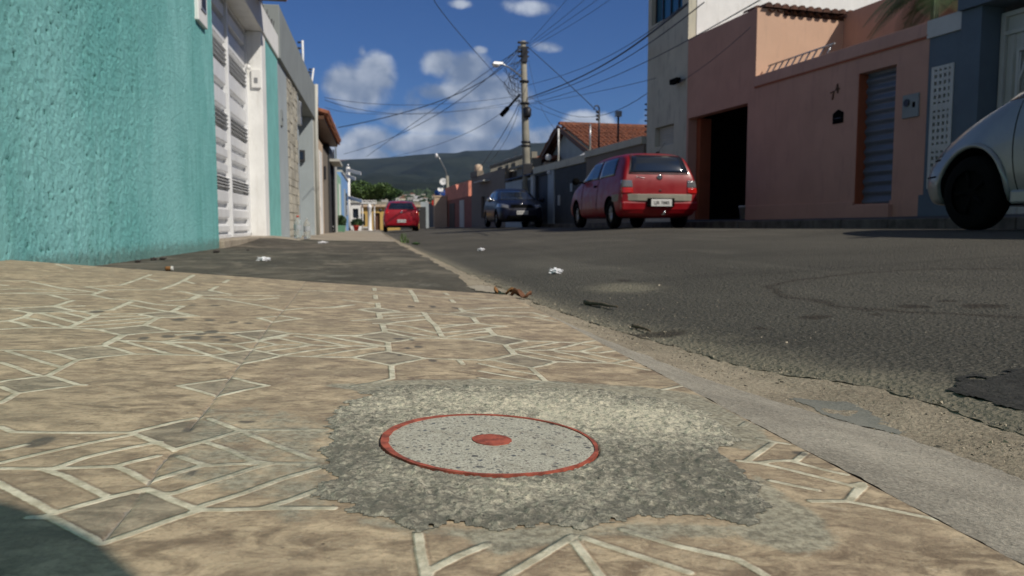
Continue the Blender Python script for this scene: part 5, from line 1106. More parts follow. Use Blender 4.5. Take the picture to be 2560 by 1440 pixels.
def det_red(root, panel, cast):
    panel('rear_window', 'B', [(-.56, 1.03), (.56, 1.03), (.47, 1.345), (-.47, 1.345)], M['glass'], off=.009)
    tr = MB(); P_ = [(-.575, 1.01), (.575, 1.01), (.485, 1.36), (-.485, 1.36), (-.575, 1.01)]; pts = []
    for a, c in zip(P_, P_[1:]):
        for i in range(8): h_ = cast('B', a[0]+(c[0]-a[0])*i/8, a[1]+(c[1]-a[1])*i/8); pts.append(h_[0]+h_[1]*.006) if h_ else None
    tr.tube(pts+pts[:1], .009, 6); tr.build('window_seal', M['darkmetal'], root)
    for s in (-1, 1):
        panel('tail_lamp', 'B', [(s*.53, .65), (s*.735, .65), (s*.73, .75), (s*.53, .75)], M['lens_red'], off=.012); panel('reversing_lamp', 'B', [(s*.53, .755), (s*.73, .755), (s*.715, .885), (s*.54, .885)], M['lens_clear'], off=.012)
    panel('side_window', 'L', [(-1.35, 1.0), (-.42, .98), (-.42, 1.33), (-1.25, 1.34)], M['glass']); panel('side_window', 'L', [(-.36, .98), (.92, .96), (.42, 1.31), (-.36, 1.335)], M['glass'])
    panel('side_window', 'R', [(-1.35, 1.0), (-.42, .98), (-.42, 1.33), (-1.25, 1.34)], M['glass']); panel('side_window', 'R', [(-.36, .98), (.92, .96), (.42, 1.31), (-.36, 1.335)], M['glass'])
    panel('windscreen', 'F', [(-.60, .98), (.60, .98), (.50, 1.33), (-.50, 1.33)], M['glass'])
    bmp = MB(); pts = []
    b = MB()
    for (z0, z1, w, y0) in ((.505, .635, .765, -1.88),):
        prof = [(-w, -1.35), (-w-.012, -1.60), (-w+.03, -1.83), (-.45, y0-.02), (0, y0-.035), (.45, y0-.02), (w-.03, -1.83), (w+.012, -1.60), (w, -1.35)]; inner = [(x*.93, y+.09) for x, y in prof]
        for z in (z0, z1): pass
        for (A, B_) in zip(range(len(prof)-1), range(1, len(prof))):
            o = [Vector((*prof[A], z0)), Vector((*prof[B_], z0)), Vector((*inner[B_], z0)), Vector((*inner[A], z0))]; b.hexa(o+[q+Vector((0, 0, z1-z0)) for q in o])
    bmesh.ops.remove_doubles(b.bm, verts=b.bm.verts, dist=1e-4); b.build('bumper', mat('faded_grey_bumper', (.24, .225, .18), .6, .12, 5, .1), root, bevel=.012)
    b = MB(); b.hexa([Vector(q) for q in ((-.74, -1.87, .33), (.74, -1.87, .33), (.74, -1.6, .33), (-.74, -1.6, .33), (-.75, -1.885, .50), (.75, -1.885, .50), (.75, -1.6, .50), (-.75, -1.6, .50))]); b.build('bumper', RED, root, bevel=.03)
    MB().box(-.26, .26, -1.925, -1.86, .40, .56).build('plate_recess', M['dark'], root, bevel=.01)
    plate(root, 'B', 0, -1.935, .475, 'LJR 7885', -1)
    MB().lathe([(.012, -.03), (.028, -.02), (.030, .0), (.022, .02), (.008, .03)], (.06, -1.93, .30), 'z', 12).tube([(.06, -1.6, .27), (.06, -1.93, .27)], .02, 6).build('tow_hitch', M['chrome'], root)
    MB().tube([(-.35, -1.55, .27), (.3, -1.60, .27)], .045, 10).build('exhaust', M['steel'], root)
    h_ = cast('B', 0, .945)[0]; MB().lathe([(.048, -.012), (.05, -.02), (.03, -.024), (.012, -.018)], h_, 'y', 20).build('badge', M['chrome'], root)
    h_ = cast('B', 0, .70)[0]; MB().lathe([(.018, -.01), (.018, -.016), (.006, -.018)], h_, 'y', 12).build('lock', M['darkmetal'], root)
    b = MB(); pts = [(-.45, .93), (-.44, .965), (-.42, .94), (-.40, .965), (-.385, .93), (-.36, .935), (-.35, .96), (-.34, .93), (-.31, .925), (-.29, .915)]; b.tube([cast('B', *q)[0]+Vector((0, -.006, 0)) for q in pts], .006, 5); b.build('badge', M['chrome'], root)
    for s in (-1, 1):
        b = MB(); b.lathe([(.02, -.02), (.075, -.01), (.08, .04), (.05, .08), (.01, .09)], (s*.86, .82, 1.0), 'y', 14); b.tube([(s*.70, .80, .97), (s*.84, .83, .99)], .018); b.build('mirror', M['dark'], root)
    for ya in (-.39, .72):
        pts = [cast('L', ya+.02*math.sin(z*4), z) for z in np.linspace(.36, 1.0, 14)]; MB().tube([p[0]+p[1]*.001 for p in pts if p], .005, 5).build('door_gap', M['dark'], root)
    h_ = cast('L', -.22, .84); MB().box(-.012, .012, -.07, .07, -.018, .018, fr=lambda a, b_, c: h_[0]+Vector((a-.01, b_, c))).build('door_handle', M['dark'], root, bevel=.004)
    MB().box(-.03, .03, -.03, .03, 0, .02, fr=lambda a, b_, c: Vector((.2+a, -1.2+b_, 1.45+c))).tube([(.2, -1.2, 1.46), (.2, -1.55, 1.6)], .003).build('aerial', M['dark'], root)
red = make_car(dict(label='red boxy hatchback with faded grey rear bumper parked by the salmon house', paint=RED, r=.275, wheels=(1.18, -1.18), track=.66, arch=.335, archz=.29, spk=8,
  st=[(-1.87, .36, .55, .45, .66, .54, .64, .58, .56), (-1.84, .30, .68, .46, .755, .74, .72, .86, .64), (-1.80, .24, .72, .46, .775, .92, .72, 1.00, .62), (-1.68, .22, .73, .46, .78, .96, .725, 1.30, .56), (-1.55, .20, .73, .46, .78, .97, .73, 1.41, .54),
      (-1.2, .20, .74, .46, .785, .97, .735, 1.44, .555), (-.2, .20, .74, .46, .785, .96, .735, 1.45, .56), (.38, .20, .74, .46, .785, .95, .735, 1.42, .55), (.75, .20, .74, .46, .785, .94, .735, 1.18, .58), (1.05, .20, .74, .46, .785, .90, .735, .97, .64),
      (1.35, .20, .74, .46, .78, .86, .73, .90, .66), (1.70, .22, .72, .44, .76, .76, .70, .80, .64), (1.82, .26, .68, .42, .72, .58, .68, .66, .60), (1.86, .34, .56, .42, .62, .52, .60, .56, .52)], detail=det_red))
RY = 13.35; red.location = (5.16, RY+1.93, float(zg(5.1, RY+1.8))+.0); red.rotation_euler[2] = R(.6)
def det_far(root, panel, cast):
    panel('rear_window', 'B', [(-.60, 1.02), (.60, 1.02), (.48, 1.33), (-.48, 1.33)], M['glass'])
    for s in (-1, 1): panel('tail_lamp', 'B', [(s*.58, .82), (s*.78, .80), (s*.76, .97), (s*.60, .97)], M['lens_red'], off=.01); panel('side_window', 'L' if s < 0 else 'R', [(-1.3, 1.02), (.95, .99), (.45, 1.32), (-1.15, 1.34)], M['glass'])
    panel('windscreen', 'F', [(-.62, 1.0), (.62, 1.0), (.5, 1.33), (-.5, 1.33)], M['glass'])
    plate(root, 'B', 0, cast('B', 0, .50)[0].y-.012, .50, 'NTW 3402', -1)
    for s in (-1, 1): MB().lathe([(.02, -.02), (.085, -.01), (.09, .04), (.05, .09), (.01, .1)], (s*.93, .78, 1.03), 'y', 14).tube([(s*.74, .76, 1.0), (s*.9, .79, 1.02)], .018).build('mirror', M['darkmetal'], root)
    h_ = cast('B', 0, .90)[0]; MB().lathe([(.05, -.008), (.05, -.018), (.02, -.02)], h_, 'y', 18).build('badge', M['chrome'], root)
    MB().box(-.66, .66, -1.95, -1.8, .20, .30).build('diffuser', M['dark'], root, bevel=.02)
far = make_car(dict(label='glossy crimson rounded hatchback parked far down the left kerb near the yellow wall', paint=RED2, r=.29, wheels=(1.25, -1.22), track=.71, arch=.345, archz=.30,
  st=[(-1.93, .36, .58, .48, .68, .60, .66, .68, .58), (-1.89, .27, .72, .50, .80, .84, .76, .93, .68), (-1.80, .22, .76, .52, .83, 1.0, .76, 1.06, .66), (-1.62, .21, .77, .52, .835, 1.01, .765, 1.32, .56), (-1.38, .2, .78, .52, .84, 1.0, .77, 1.42, .54),
      (-.4, .2, .78, .52, .84, .98, .77, 1.47, .55), (.2, .2, .78, .52, .84, .97, .77, 1.45, .55), (.75, .2, .78, .52, .84, .96, .77, 1.2, .60), (1.1, .2, .78, .5, .83, .93, .76, 1.0, .66), (1.55, .22, .76, .48, .8, .82, .72, .88, .62), (1.85, .26, .68, .46, .72, .62, .66, .70, .56), (1.93, .34, .5, .44, .58, .54, .56, .58, .46)], detail=det_far))
far.location = (1.17, 35.0+1.93, float(zg(1.2, 36)))
def det_blue(root, panel, cast):
    panel('windscreen', 'F', [(-.66, .98), (.66, .98), (.52, 1.33), (-.52, 1.33)], M['glass'], nu=14)
    for s in (-1, 1):
        a = 'L' if s < 0 else 'R'; panel('side_window', a, [(-1.25, 1.0), (-.05, .97), (-.05, 1.32), (-1.0, 1.33)], M['glass']); panel('side_window', a, [(.02, .97), (1.15, .95), (.55, 1.29), (.02, 1.32)], M['glass'])
        panel('headlamp', 'F', [(s*.48, .66), (s*.80, .72), (s*.76, .84), (s*.46, .78)], M['lens_clear'], off=.01); MB().lathe([(.02, -.05), (.09, -.04), (.095, .03), (.05, .07), (.01, .08)], (s*.97, .85, 1.0), 'y', 14).tube([(s*.76, .85, .97), (s*.93, .85, 1.0)], .018).build('mirror', M['chrome'] if s > 0 else NAVY, root)
    panel('rear_window', 'B', [(-.6, 1.0), (.6, 1.0), (.5, 1.3), (-.5, 1.3)], M['glass'])
    panel('grille', 'F', [(-.42, .68), (.42, .68), (.36, .80), (-.36, .80)], M['dark'], off=.008); panel('air_intake', 'F', [(-.55, .30), (.55, .30), (.5, .42), (-.5, .42)], M['dark'], off=.008)
    plate(root, 'F', 0, cast('F', 0, .52)[0].y+.014, .52, 'OUM 6150', 1)
    h_ = cast('F', 0, .80)[0]; MB().lathe([(.05, .008), (.05, .018), (.02, .02)], h_, 'y', 18).build('badge', M['chrome'], root)
    h_ = cast('F', .0, .93); 
blue = make_car(dict(label='dark navy car parked facing the camera before the utility pole', paint=NAVY, r=.30, wheels=(1.28, -1.28), track=.73, arch=.355, archz=.31, rim=M['steel'],
  st=[(-2.02, .38, .55, .5, .65, .62, .62, .70, .55), (-1.96, .26, .72, .52, .80, .86, .75, .96, .66), (-1.85, .22, .77, .52, .84, .97, .77, 1.06, .66), (-1.5, .2, .78, .52, .85, .98, .78, 1.30, .56), (-1.1, .2, .79, .52, .855, .97, .785, 1.42, .55), (-.3, .2, .79, .52, .855, .96, .785, 1.46, .555),
      (.3, .2, .79, .52, .855, .95, .785, 1.41, .55), (.9, .2, .79, .52, .855, .94, .785, 1.10, .63), (1.2, .2, .79, .5, .85, .92, .78, .99, .68), (1.65, .21, .78, .48, .83, .82, .74, .88, .66), (1.95, .24, .72, .46, .77, .68, .70, .76, .6), (2.04, .32, .56, .46, .64, .58, .60, .64, .5)], detail=det_blue))
blue.location = (5.02, 26.0+2.04, float(zg(5., 27))); blue.rotation_euler[2] = R(180)
def det_silver(root, panel, cast):
    for s in (-1, 1):
        a = 'L' if s < 0 else 'R'
        panel('side_window', a, [(-.05, 1.02), (1.0, 1.0), (.5, 1.33), (-.05, 1.36)], M['glass']); panel('side_window', a, [(-1.2, 1.03), (-.1, 1.02), (-.1, 1.36), (-1.1, 1.34)], M['glass'])
        # flared arch lip
        for y in (1.27, -1.22):
            pts = []
            for i in range(19):
                t = R(-12+i*(204/18)); rr_ = .375; yy, z_ = y+rr_*math.cos(t), .31+rr_*math.sin(t)
                if z_ < .22: continue
                h_ = cast(a, yy, z_)
                if h_: pts.append(h_[0]+Vector((s*.004, 0, 0)))
            if len(pts) > 4: MB().tube(pts, .020, 8).build('arch_lip', SILV, root)
        panel('headlamp', a, [(1.70, .63), (1.93, .63), (1.86, .745), (1.66, .77)], M['lens_clear'], off=.006)
        for z in (.60, .455):
            pts = [cast(a, y, z+.01*(1.9-y)) for y in np.linspace(1.70, 1.90, 6)]; pts = [p[0]+p[1]*.002 for p in pts if p]
            if len(pts) > 2: MB().tube(pts, .007, 6).build('bumper_trim', M['dark'], root)
        pts = [cast(a, .80+.05*math.sin((z-.3)*3.2), z) for z in np.linspace(.27, .98, 16)]; MB().tube([p[0]+p[1]*.001 for p in pts if p], .004, 5).build('door_gap', M['dark'], root)
        pts = [cast(a, y, .60) for y in np.linspace(-.7, .72, 14)]; MB().tube([p[0]+p[1]*.006 for p in pts if p], .012, 6).build('side_moulding', M['darkmetal'], root)
        MB().box(s*.74, s*.80, -.85, .86, .20, .31).build('sill', SILV, root, bevel=.02)
        MB().lathe([(.02, -.02), (.085, -.01), (.09, .04), (.05, .09), (.01, .1)], (s*.90, .38, 1.04), 'y', 14).tube([(s*.74, .38, 1.0), (s*.87, .40, 1.03)], .018).build('mirror', SILV, root)
    panel('windscreen', 'F', [(-.62, 1.04), (.62, 1.04), (.5, 1.36), (-.5, 1.36)], M['glass']); panel('rear_window', 'B', [(-.55, 1.05), (.55, 1.05), (.48, 1.34), (-.48, 1.34)], M['glass'])
    panel('headlamp', 'F', [(-.66, .60), (-.42, .60), (-.42, .72), (-.64, .73)], M['lens_clear'], off=.006); panel('headlamp', 'F', [(.42, .60), (.66, .60), (.64, .73), (.42, .72)], M['lens_clear'], off=.006)
    panel('tail_lamp', 'B', [(-.74, .7), (-.6, .7), (-.6, .95), (-.72, .95)], M['lens_red']); panel('tail_lamp', 'B', [(.6, .7), (.74, .7), (.72, .95), (.6, .95)], M['lens_red'])
silver = make_car(dict(label='silver-blue car at the right edge, showing only its front wing and wheel', paint=SILV, r=.30, wheels=(1.27, -1.22), track=.715, arch=.355, archz=.315, rim=M['rubber'], spk=5,
  st=[(-1.95, .38, .55, .5, .65, .62, .62, .70, .55), (-1.9, .26, .72, .52, .79, .9, .74, 1.0, .66), (-1.7, .22, .76, .52, .82, 1.0, .76, 1.25, .58), (-1.4, .2, .77, .52, .83, 1.0, .77, 1.42, .55), (-.3, .2, .77, .5, .83, .99, .77, 1.46, .56),
      (.3, .2, .77, .5, .83, .98, .77, 1.43, .56), (.85, .2, .77, .5, .83, .97, .765, 1.16, .62), (1.02, .2, .77, .5, .83, .94, .755, 1.03, .66), (1.3, .2, .78, .50, .835, .86, .745, .95, .64), (1.62, .21, .76, .46, .80, .72, .70, .83, .60), (1.84, .20, .70, .42, .745, .60, .67, .70, .56), (1.95, .23, .60, .40, .66, .54, .60, .62, .48), (1.99, .30, .44, .40, .5, .5, .48, .54, .36)], detail=det_silver))
silver.location = (5.57, 5.50-1.27, float(zg(5.3, 5)))

# ================================================================== POLE, CABLES
pb = at(1320, 560, 30.6); ptop = at(1308, 104, 31.2); zb0 = float(zg(6.0, 30))+.05
e = empty('utility_pole', (pb.x, pb.y, zb0), 'tall weathered concrete utility pole with tangled wires and a street lamp', 'utility pole')
B0 = Vector((pb.x, pb.y, zb0)); b = MB(); b.tube([B0, B0.lerp(ptop, .5), ptop], [.19, .155, .115], 8); b.build('shaft', M['pole'], e)
def pat(t, dx=0, dy=0, dz=0): return B0.lerp(ptop, t)+Vector((dx, dy, dz))
b = MB(); b.box(-.10, .12, -.25, -.12, -.35, .25, fr=lambda x, y, z: pat(.93)+Vector((x, y, z)))
for t in (.99, .965, .94, .915): b.box(-.26, .2, -.03, .03, -.03, .03, fr=lambda x, y, z: pat(t)+Vector((x, y-.12, z))); b.lathe([(.03, -.05), (.05, 0), (.03, .05)], pat(t, -.2, -.14), 'z', 8)
b.build('bracket', M['darkmetal'], e)
MB().lathe([(.12, -.22), (.17, -.12), (.17, .12), (.10, .2), (.02, .22)], pat(.61, .05, -.2), 'z', 14).build('junction_can', M['darkmetal'], e)
for t in (.78, .66, .45, .43): MB().lathe([(.19, -.04), (.2, 0), (.19, .04)], pat(t), 'z', 12).build('band', M['darkmetal'], e)
rr_ = random.Random(9); b = MB()
for i in range(16):
    t0, t1 = rr_.uniform(.80, .96), rr_.uniform(.62, .80); a = pat(t0, -.15, -.1); c = pat(t1, -.12, -.1); m_ = a.lerp(c, .5)+Vector((rr_.uniform(-.8, -.1), rr_.uniform(-.3, .2), rr_.uniform(-.2, .2)))
    b.tube([a, a.lerp(m_, .5)+Vector((-.1, 0, .05)), m_, m_.lerp(c, .5)+Vector((-.1, 0, -.1)), c], .010, 5)
b.build('loose_wires', M['cable'], e)
lh = at(1243, 158, 29.6); la = pat(.80, -.1, -.1)
b = MB(); b.tube([la, la.lerp(lh, .5)+Vector((0, 0, .10)), lh+Vector((.25, .1, -.02))], .028, 8); b.build('lamp_arm', M['steel'], e)
lo = MB(); lo.hexa([lh+Vector(q) for q in ((-.22, -.12, -.06), (.22, -.10, -.06), (.22, .10, -.06), (-.22, .12, -.06), (-.14, -.08, .06), (.24, -.06, .05), (.24, .06, .05), (-.14, .08, .06))]); lo.build('lamp_housing', M['steel'], e, bevel=.02)
lo = MB(); lo.lathe([(.02, -.17), (.12, -.13), (.17, -.06), (.17, -.055)], lh+Vector((-.04, 0, 0)), 'z', 16); lo.build('lamp_lens', M['lamp_lens'], e)
mt_ = MB(); mq = pat(.30, -.0, -.2); mt_.box(-.2, .2, -.06, .06, -.2, .25, fr=lambda x, y, z: mq+Vector((x, y, z))); mt_.build('control_box', M['darkmetal'], e, bevel=.02)
def cable(pts, label, r=.012, n=18):
    r *= .66
    P = [at(*p) for p in pts]
    if len(P) == 2: Q = [P[0].lerp(P[1], i/n)+Vector((0, 0, -1))*(.10+.012*(P[1]-P[0]).length)*4*(i/n)*(1-i/n) for i in range(n+1)]
    else:
        Q = []
        for i in range(n+1):
            t = i/n; Q.append(P[0]*((1-t)*(1-2*t))+P[1]*(4*t*(1-t))+P[2]*(t*(2*t-1)))
    b = MB().tube(Q, r, 6); o = b.build('cable', M['cable']); tag(o, label, 'cable', 'overhead cables'); return o
D = 31
cable([(1303, 112, D), (1150, 232, 31), (845, 319, 32)], 'thick dark cable sagging from the top of the utility pole to the left-hand mast', .028)
cable([(1300, 116, D), (1060, 305, 42), (860, 385, 60)], 'upper of two cables dropping left from the pole top towards the hills', .022)
cable([(1302, 120, D), (1010, 325, 42), (915, 392, 60)], 'lower of two cables dropping left from the pole top towards the hills', .020)
cable([(1300, 235, D), (1150, 340, 40), (980, 392, 60)], 'thin cable from the middle of the utility pole down left to the horizon', .016)
cable([(1306, 238, D), (1060, 262, 27), (812, 244, 21.5)], 'long level cable crossing the street from the pole to the curled mast on the left', .013)
cable([(1306, 250, D), (1050, 285, 27), (812, 250, 21.5)], 'lower level cable crossing the street from the pole to the curled mast on the left', .013)
cable([(1306, 262, D), (1000, 285, 27), (812, 268, 21.5)], 'lowest thin cable crossing the street to the curled mast on the left', .009)
cable([(1316, 246, D), (1480, 178, 24), (1720, 8, 12.5)], 'thickest bundled cable rising from the utility pole past the blue window', .030)
cable([(1316, 250, D), (1490, 186, 24), (1760, 6, 12.5)], 'cable just under the thick bundle rising right from the utility pole', .016)
cable([(1316, 214, D), (1480, 160, 24), (1700, 20, 12.5)], 'thin cable above the thick bundle rising right from the utility pole', .012)
cable([(1318, 260, D), (1500, 205, 23), (1900, 0, 10)], 'sagging cable crossing in front of the tall grey building', .013)
cable([(1320, 262, D), (1480, 232, 23), (1640, 195, 16.2)], 'slack cable from the utility pole to the corner of the tall grey building', .010)
cable([(1316, 112, D), (1390, 30, 24), (1440, -30, 20)], 'leftmost thin cable climbing steeply right from the pole top', .010)
cable([(1318, 114, D), (1425, 30, 24), (1490, -30, 20)], 'second thin cable climbing steeply right from the pole top', .010)
cable([(1320, 118, D), (1450, 30, 24), (1530, -30, 20)], 'third thin cable climbing steeply right from the pole top', .010)
cable([(1320, 124, D), (1470, 36, 24), (1570, -40, 20)], 'lowest of the steep cables climbing right from the pole top', .010)
cable([(1318, 116, D), (1400, 190, 27), (1497, 282, 23)], 'dark cable running down from the pole top to the curled mast before the orange roof', .020)
cable([(1085, 0, 14), (1180, 120, 19), (1300, 252, D)], 'cable entering from the top of the picture down to the utility pole', .012)
cable([(1322, 240, D), (1450, 292, 26), (1620, 232, 17)], 'slack looping cable right of the pole above the orange roof', .012)
cable([(1322, 150, D), (1350, 260, 30), (1396, 330, 27)], 'thin drop cable from the pole to the pale service pipe', .010)
cable([(1322, 262, D), (1420, 300, 27), (1476, 312, 23)], 'thin drop cable from the pole to the white post before the orange roof', .010)
cable([(1300, 250, D), (1260, 330, 34), (1200, 420, 44)], 'dark cable falling left from the middle of the pole behind the brown-grey house', .022)
cable([(1300, 258, D), (1270, 340, 34), (1225, 405, 44)], 'second dark cable falling left beside the one behind the brown-grey house', .014)
o = cable([(1700, 205, 16.2), (1780, 150, 15.2), (1876, 68, 14.2)], 'thin cable along the salmon garage wall up to its hook', .008)
cl = MB(); q0, q1 = at(1268, 272, 31.6), at(1300, 236, D); cl.tube([q1, q0], .05, 8); cl.tube([q0+(q1-q0)*.05, q0+(q1-q0)*-.45], .10, 8); o = cl.build('splice_case', M['dark']); tag(o, 'black cable splice case hanging left of the utility pole', 'splice case')

# second street light far away
e = empty('street_lamp', tuple(at(1120, 560, 60)), 'distant street lamp on a curved arm against the hills', 'street lamp')
q = at(1122, 560, 60); q.z = -.4; t_ = at(1118, 440, 60); l_ = at(1091, 389, 59)
MB().tube([q, t_], .12, 8).build('post', M['pole'], e); MB().tube([t_, t_+Vector((-.15, 0, .5)), l_+Vector((.3, 0, -.35)), l_+Vector((.15, 0, -.05))], .045, 8).build('arm', M['steel'], e)
MB().lathe([(.03, -.1), (.16, -.08), (.2, .02), (.1, .1), (.02, .12)], l_, 'x', 12).build('lamp_head', M['lamp_lens'], e)
# satellite dishes
def dish(px, py, dep, r, label, nrm):
    c = at(px, py, dep); e = empty('satellite_dish', tuple(c), label, 'satellite dish', 'satellite dishes over the far houses'); nrm = Vector(nrm).normalized(); a = nrm.orthogonal().normalized(); b2 = nrm.cross(a); m = MB()
    rg = [[c+(a*math.cos(t)+b2*math.sin(t))*r*k_/4+nrm*(.25*r*(k_/4)**2) for t in [2*math.pi*i/20 for i in range(20)]] for k_ in (.3, 1, 2, 3, 4)]
    V_ = [[m.bm.verts.new(p) for p in q] for q in rg]; m.bm.faces.new(V_[0])
    for A, B in zip(V_, V_[1:]):
        for i in range(20): m.bm.faces.new([A[i], A[(i+1) % 20], B[(i+1) % 20], B[i]])
    o = m.build('reflector', M['white_plain'], e, smooth=True); sd_ = o.modifiers.new('s', 'SOLIDIFY'); sd_.thickness = .02
    MB().tube([c, c+Vector((0, .1, -.9))], .04, 6).build('mast', M['steel'], e); MB().tube([c-a*r*.8, c+nrm*r*.9], .015, 5).build('feed_arm', M['steel'], e)
dish(1108, 455, 62, .30, 'upper tilted white satellite dish beside the distant street lamp', (-.3, -1, .35))
dish(1101, 475, 62, .24, 'lower white satellite dish above the blue water tank', (-.1, -1, .9))
# red octagonal sign and light mural wall at the far corner
e = empty('stop_sign', tuple(at(1090, 560, 52)), 'far red octagonal stop sign beside the cream pillar', 'road sign')
c = at(1090, 507, 52); oc = [c+Vector((.30*math.cos(R(22.5+45*i)), 0, .30*math.sin(R(22.5+45*i)))) for i in range(8)]; MB().prism(oc, (0, .03, 0)).build('face', M['redplastic'], e); MB().tube([c+Vector((0, .05, .2)), Vector((c.x, c.y+.05, -.3))], .03).build('post', M['steel'], e)

# ================================================================== LEFT FOOTPATH THINGS
e = empty('signpost', (WX+.35, 37.5, -.2), 'white post carrying three slanting white arms beside the sky blue house', 'signpost')
p0 = at(872, 567, 38.5); p1 = at(870, 418, 38.5); MB().tube([Vector((p0.x, p0.y, -.25)), p1], .10, 10).build('post', M['white_plain'], e)
for (xa, ya, xb_, yb_) in ((868, 425, 902, 434), (860, 437, 888, 447), (868, 493, 905, 503)):
    a, c = at(xa, ya, 38.4), at(xb_, yb_, 37.6); MB().hexa([a+Vector((0, 0, -.09)), c+Vector((0, 0, -.08)), c+Vector((.02, .05, -.08)), a+Vector((.02, .05, -.09)), a+Vector((0, 0, .09)), c+Vector((0, 0, .08)), c+Vector((.02, .05, .08)), a+Vector((.02, .05, .09))]).build('arm', M['white_plain'], e, bevel=.015)
MB().lathe([(.03, 0), (.08, .05), (.05, .14), (.01, .18)], p1, 'z', 10).build('finial', M['steel'], e)
def leaves(b, c, r, n, s, rnd, sq=1.):
    for i in range(n):
        while True:
            v = Vector((rnd.uniform(-1, 1), rnd.uniform(-1, 1), rnd.uniform(-1, 1)))
            if .25 < v.length < 1 and rnd.random() < v.length**1.5: break
        p = Vector(c)+Vector((v.x*r[0], v.y*r[1], v.z*r[2])); a = Vector((rnd.uniform(-1, 1), rnd.uniform(-1, 1), rnd.uniform(-.6, .6))).normalized(); q = a.cross(Vector((rnd.uniform(-1, 1), rnd.uniform(-1, 1), 1))).normalized(); L = s*rnd.uniform(.6, 1.3)
        b.face([p-a*L, p+q*L*.4, p+a*L, p-q*L*.4])
rnd = random.Random(21)
def planter(name, x, y, w, d, hh, mt, label, bush):
    z = float(zg(x, y)); e = empty('planter', (x, y, z), label, 'planter', 'planters by the signpost')
    b = MB(); b.hexa([Vector(q) for q in ((x-w*.92, y-d*.92, z), (x+w*.92, y-d*.92, z), (x+w*.92, y+d*.92, z), (x-w*.92, y+d*.92, z), (x-w, y-d, z+hh), (x+w, y-d, z+hh), (x+w, y+d, z+hh), (x-w, y+d, z+hh))]); b.build('box', mt, e, bevel=.015)
    b = MB(); leaves(b, (x, y, z+hh+bush[2]*.7), bush, 900, .07, rnd); b.tube([(x, y, z+hh-.05), (x, y, z+hh+bush[2])], .02, 6); b.build('bush', M['darkleaf'], e)
p = at(849, 574, 27.5); planter('a', p.x, p.y, .20, .3, .24, M['greenplaster'], 'green box planter with a clipped dark bush on the left footpath', (.24, .3, .22))
p = at(893, 575, 38); planter('b', p.x, p.y, .22, .3, .24, M['white_plain'], 'white planter with a low bush behind the signpost', (.30, .3, .22))
p = at(893, 572, 36.5); e = empty('flower_pot', (p.x-.05, p.y, p.z), 'small red flower pot below the white planter', 'pot'); MB().lathe([(.09, 0), (.14, .22), (.155, .22), (.155, .26), (.13, .26), (.10, .05)], (p.x-.05, p.y, float(zg(p.x, p.y))), 'z', 18).build('pot', M['redplastic'], e)
b = MB(); leaves(b, (p.x-.05, p.y, float(zg(p.x, p.y))+.32), (.12, .12, .1), 80, .05, rnd); b.build('plant', M['leaf'], e)
p = at(925, 580, 39); e = empty('bollard', (p.x, p.y, float(zg(p.x, p.y))), 'white round-topped post left of the far crimson car', 'post'); zz0 = float(zg(p.x, p.y))
MB().lathe([(.13, 0), (.13, .05), (.095, .08), (.095, 1.15), (.12, 1.18), (.12, 1.24), (.06, 1.36), (.01, 1.38)], (p.x, p.y, zz0), 'z', 16).build('shaft', M['white_plain'], e)
p = at(829, 581, 23.5); e = empty('flower_pot', (p.x, p.y, p.z), 'tiny white ornament pot by the foot of the black-fronted house', 'pot'); MB().lathe([(.05, 0), (.055, .10), (.04, .13), (.065, .19), (.05, .22), (.01, .23)], (p.x, p.y, float(zg(p.x, p.y))+.01), 'z', 14).build('pot', M['white_plain'], e)
# plastic bottles of water standing against the wall
def bottle(px, py, cap, label, R_=.052, H_=.31):
    q = ray(px, py); t = 1.; 
    for _ in range(30):
        P_ = C0+q*t; t += (P_.z-float(zd(P_.x, P_.y))-.008)/abs(q.z)*.9
    P_ = C0+q*t; c = (P_.x, P_.y, float(zd(P_.x, P_.y))+.009); e = empty('bottle', c, label, 'bottle', 'clear plastic bottles on the footpath')
    pr = [(R_*.7, 0), (R_*.95, .012), (R_, .03), (R_, H_*.3), (R_*.93, H_*.34), (R_, H_*.38), (R_, H_*.66), (R_*.8, H_*.78), (R_*.34, H_*.90), (R_*.28, H_*.93)]
    MB().lathe(pr, c, 'z', 24).build('body', M['pet'], e, smooth=True)
    MB().lathe([(R_*.33, H_*.93), (R_*.33, H_), (R_*.28, H_*1.005)], c, 'z', 16).build('cap', cap, e)
    MB().lathe([(R_*1.015, H_*.40), (R_*1.015, H_*.60)], c, 'z', 24, close=False).build('label_band', M['petlabel'], e)
m, k, b_ = newmat('clear_pet_plastic'); b_.inputs['Base Color'].default_value = (.78, .82, .82, 1); b_.inputs['Transmission Weight'].default_value = .8; b_.inputs['Roughness'].default_value = .08; b_.inputs['IOR'].default_value = 1.15; M['pet'] = m
n = k.noise(k.coord(), 30, 2); k.put(b_, 'Roughness', k.ramp(n, .3, .7, .05, .16))
M['petlabel'] = mat('faded_bottle_label', (.34, .36, .38), .6, .1, 20, 0)
bottle(745, 596, M['redplastic'], 'clear plastic bottle with a red cap, leftmost by the stone cladding'); bottle(768, 597, M['steel'], 'clear plastic bottle with a pale cap, just right of the red-capped one')
bottle(797, 577, M['darkmetal'], 'clear plastic bottle by the downpipe, left one of the farther pair'); bottle(805, 577, M['steel'], 'clear plastic bottle by the downpipe, right one of the farther pair')

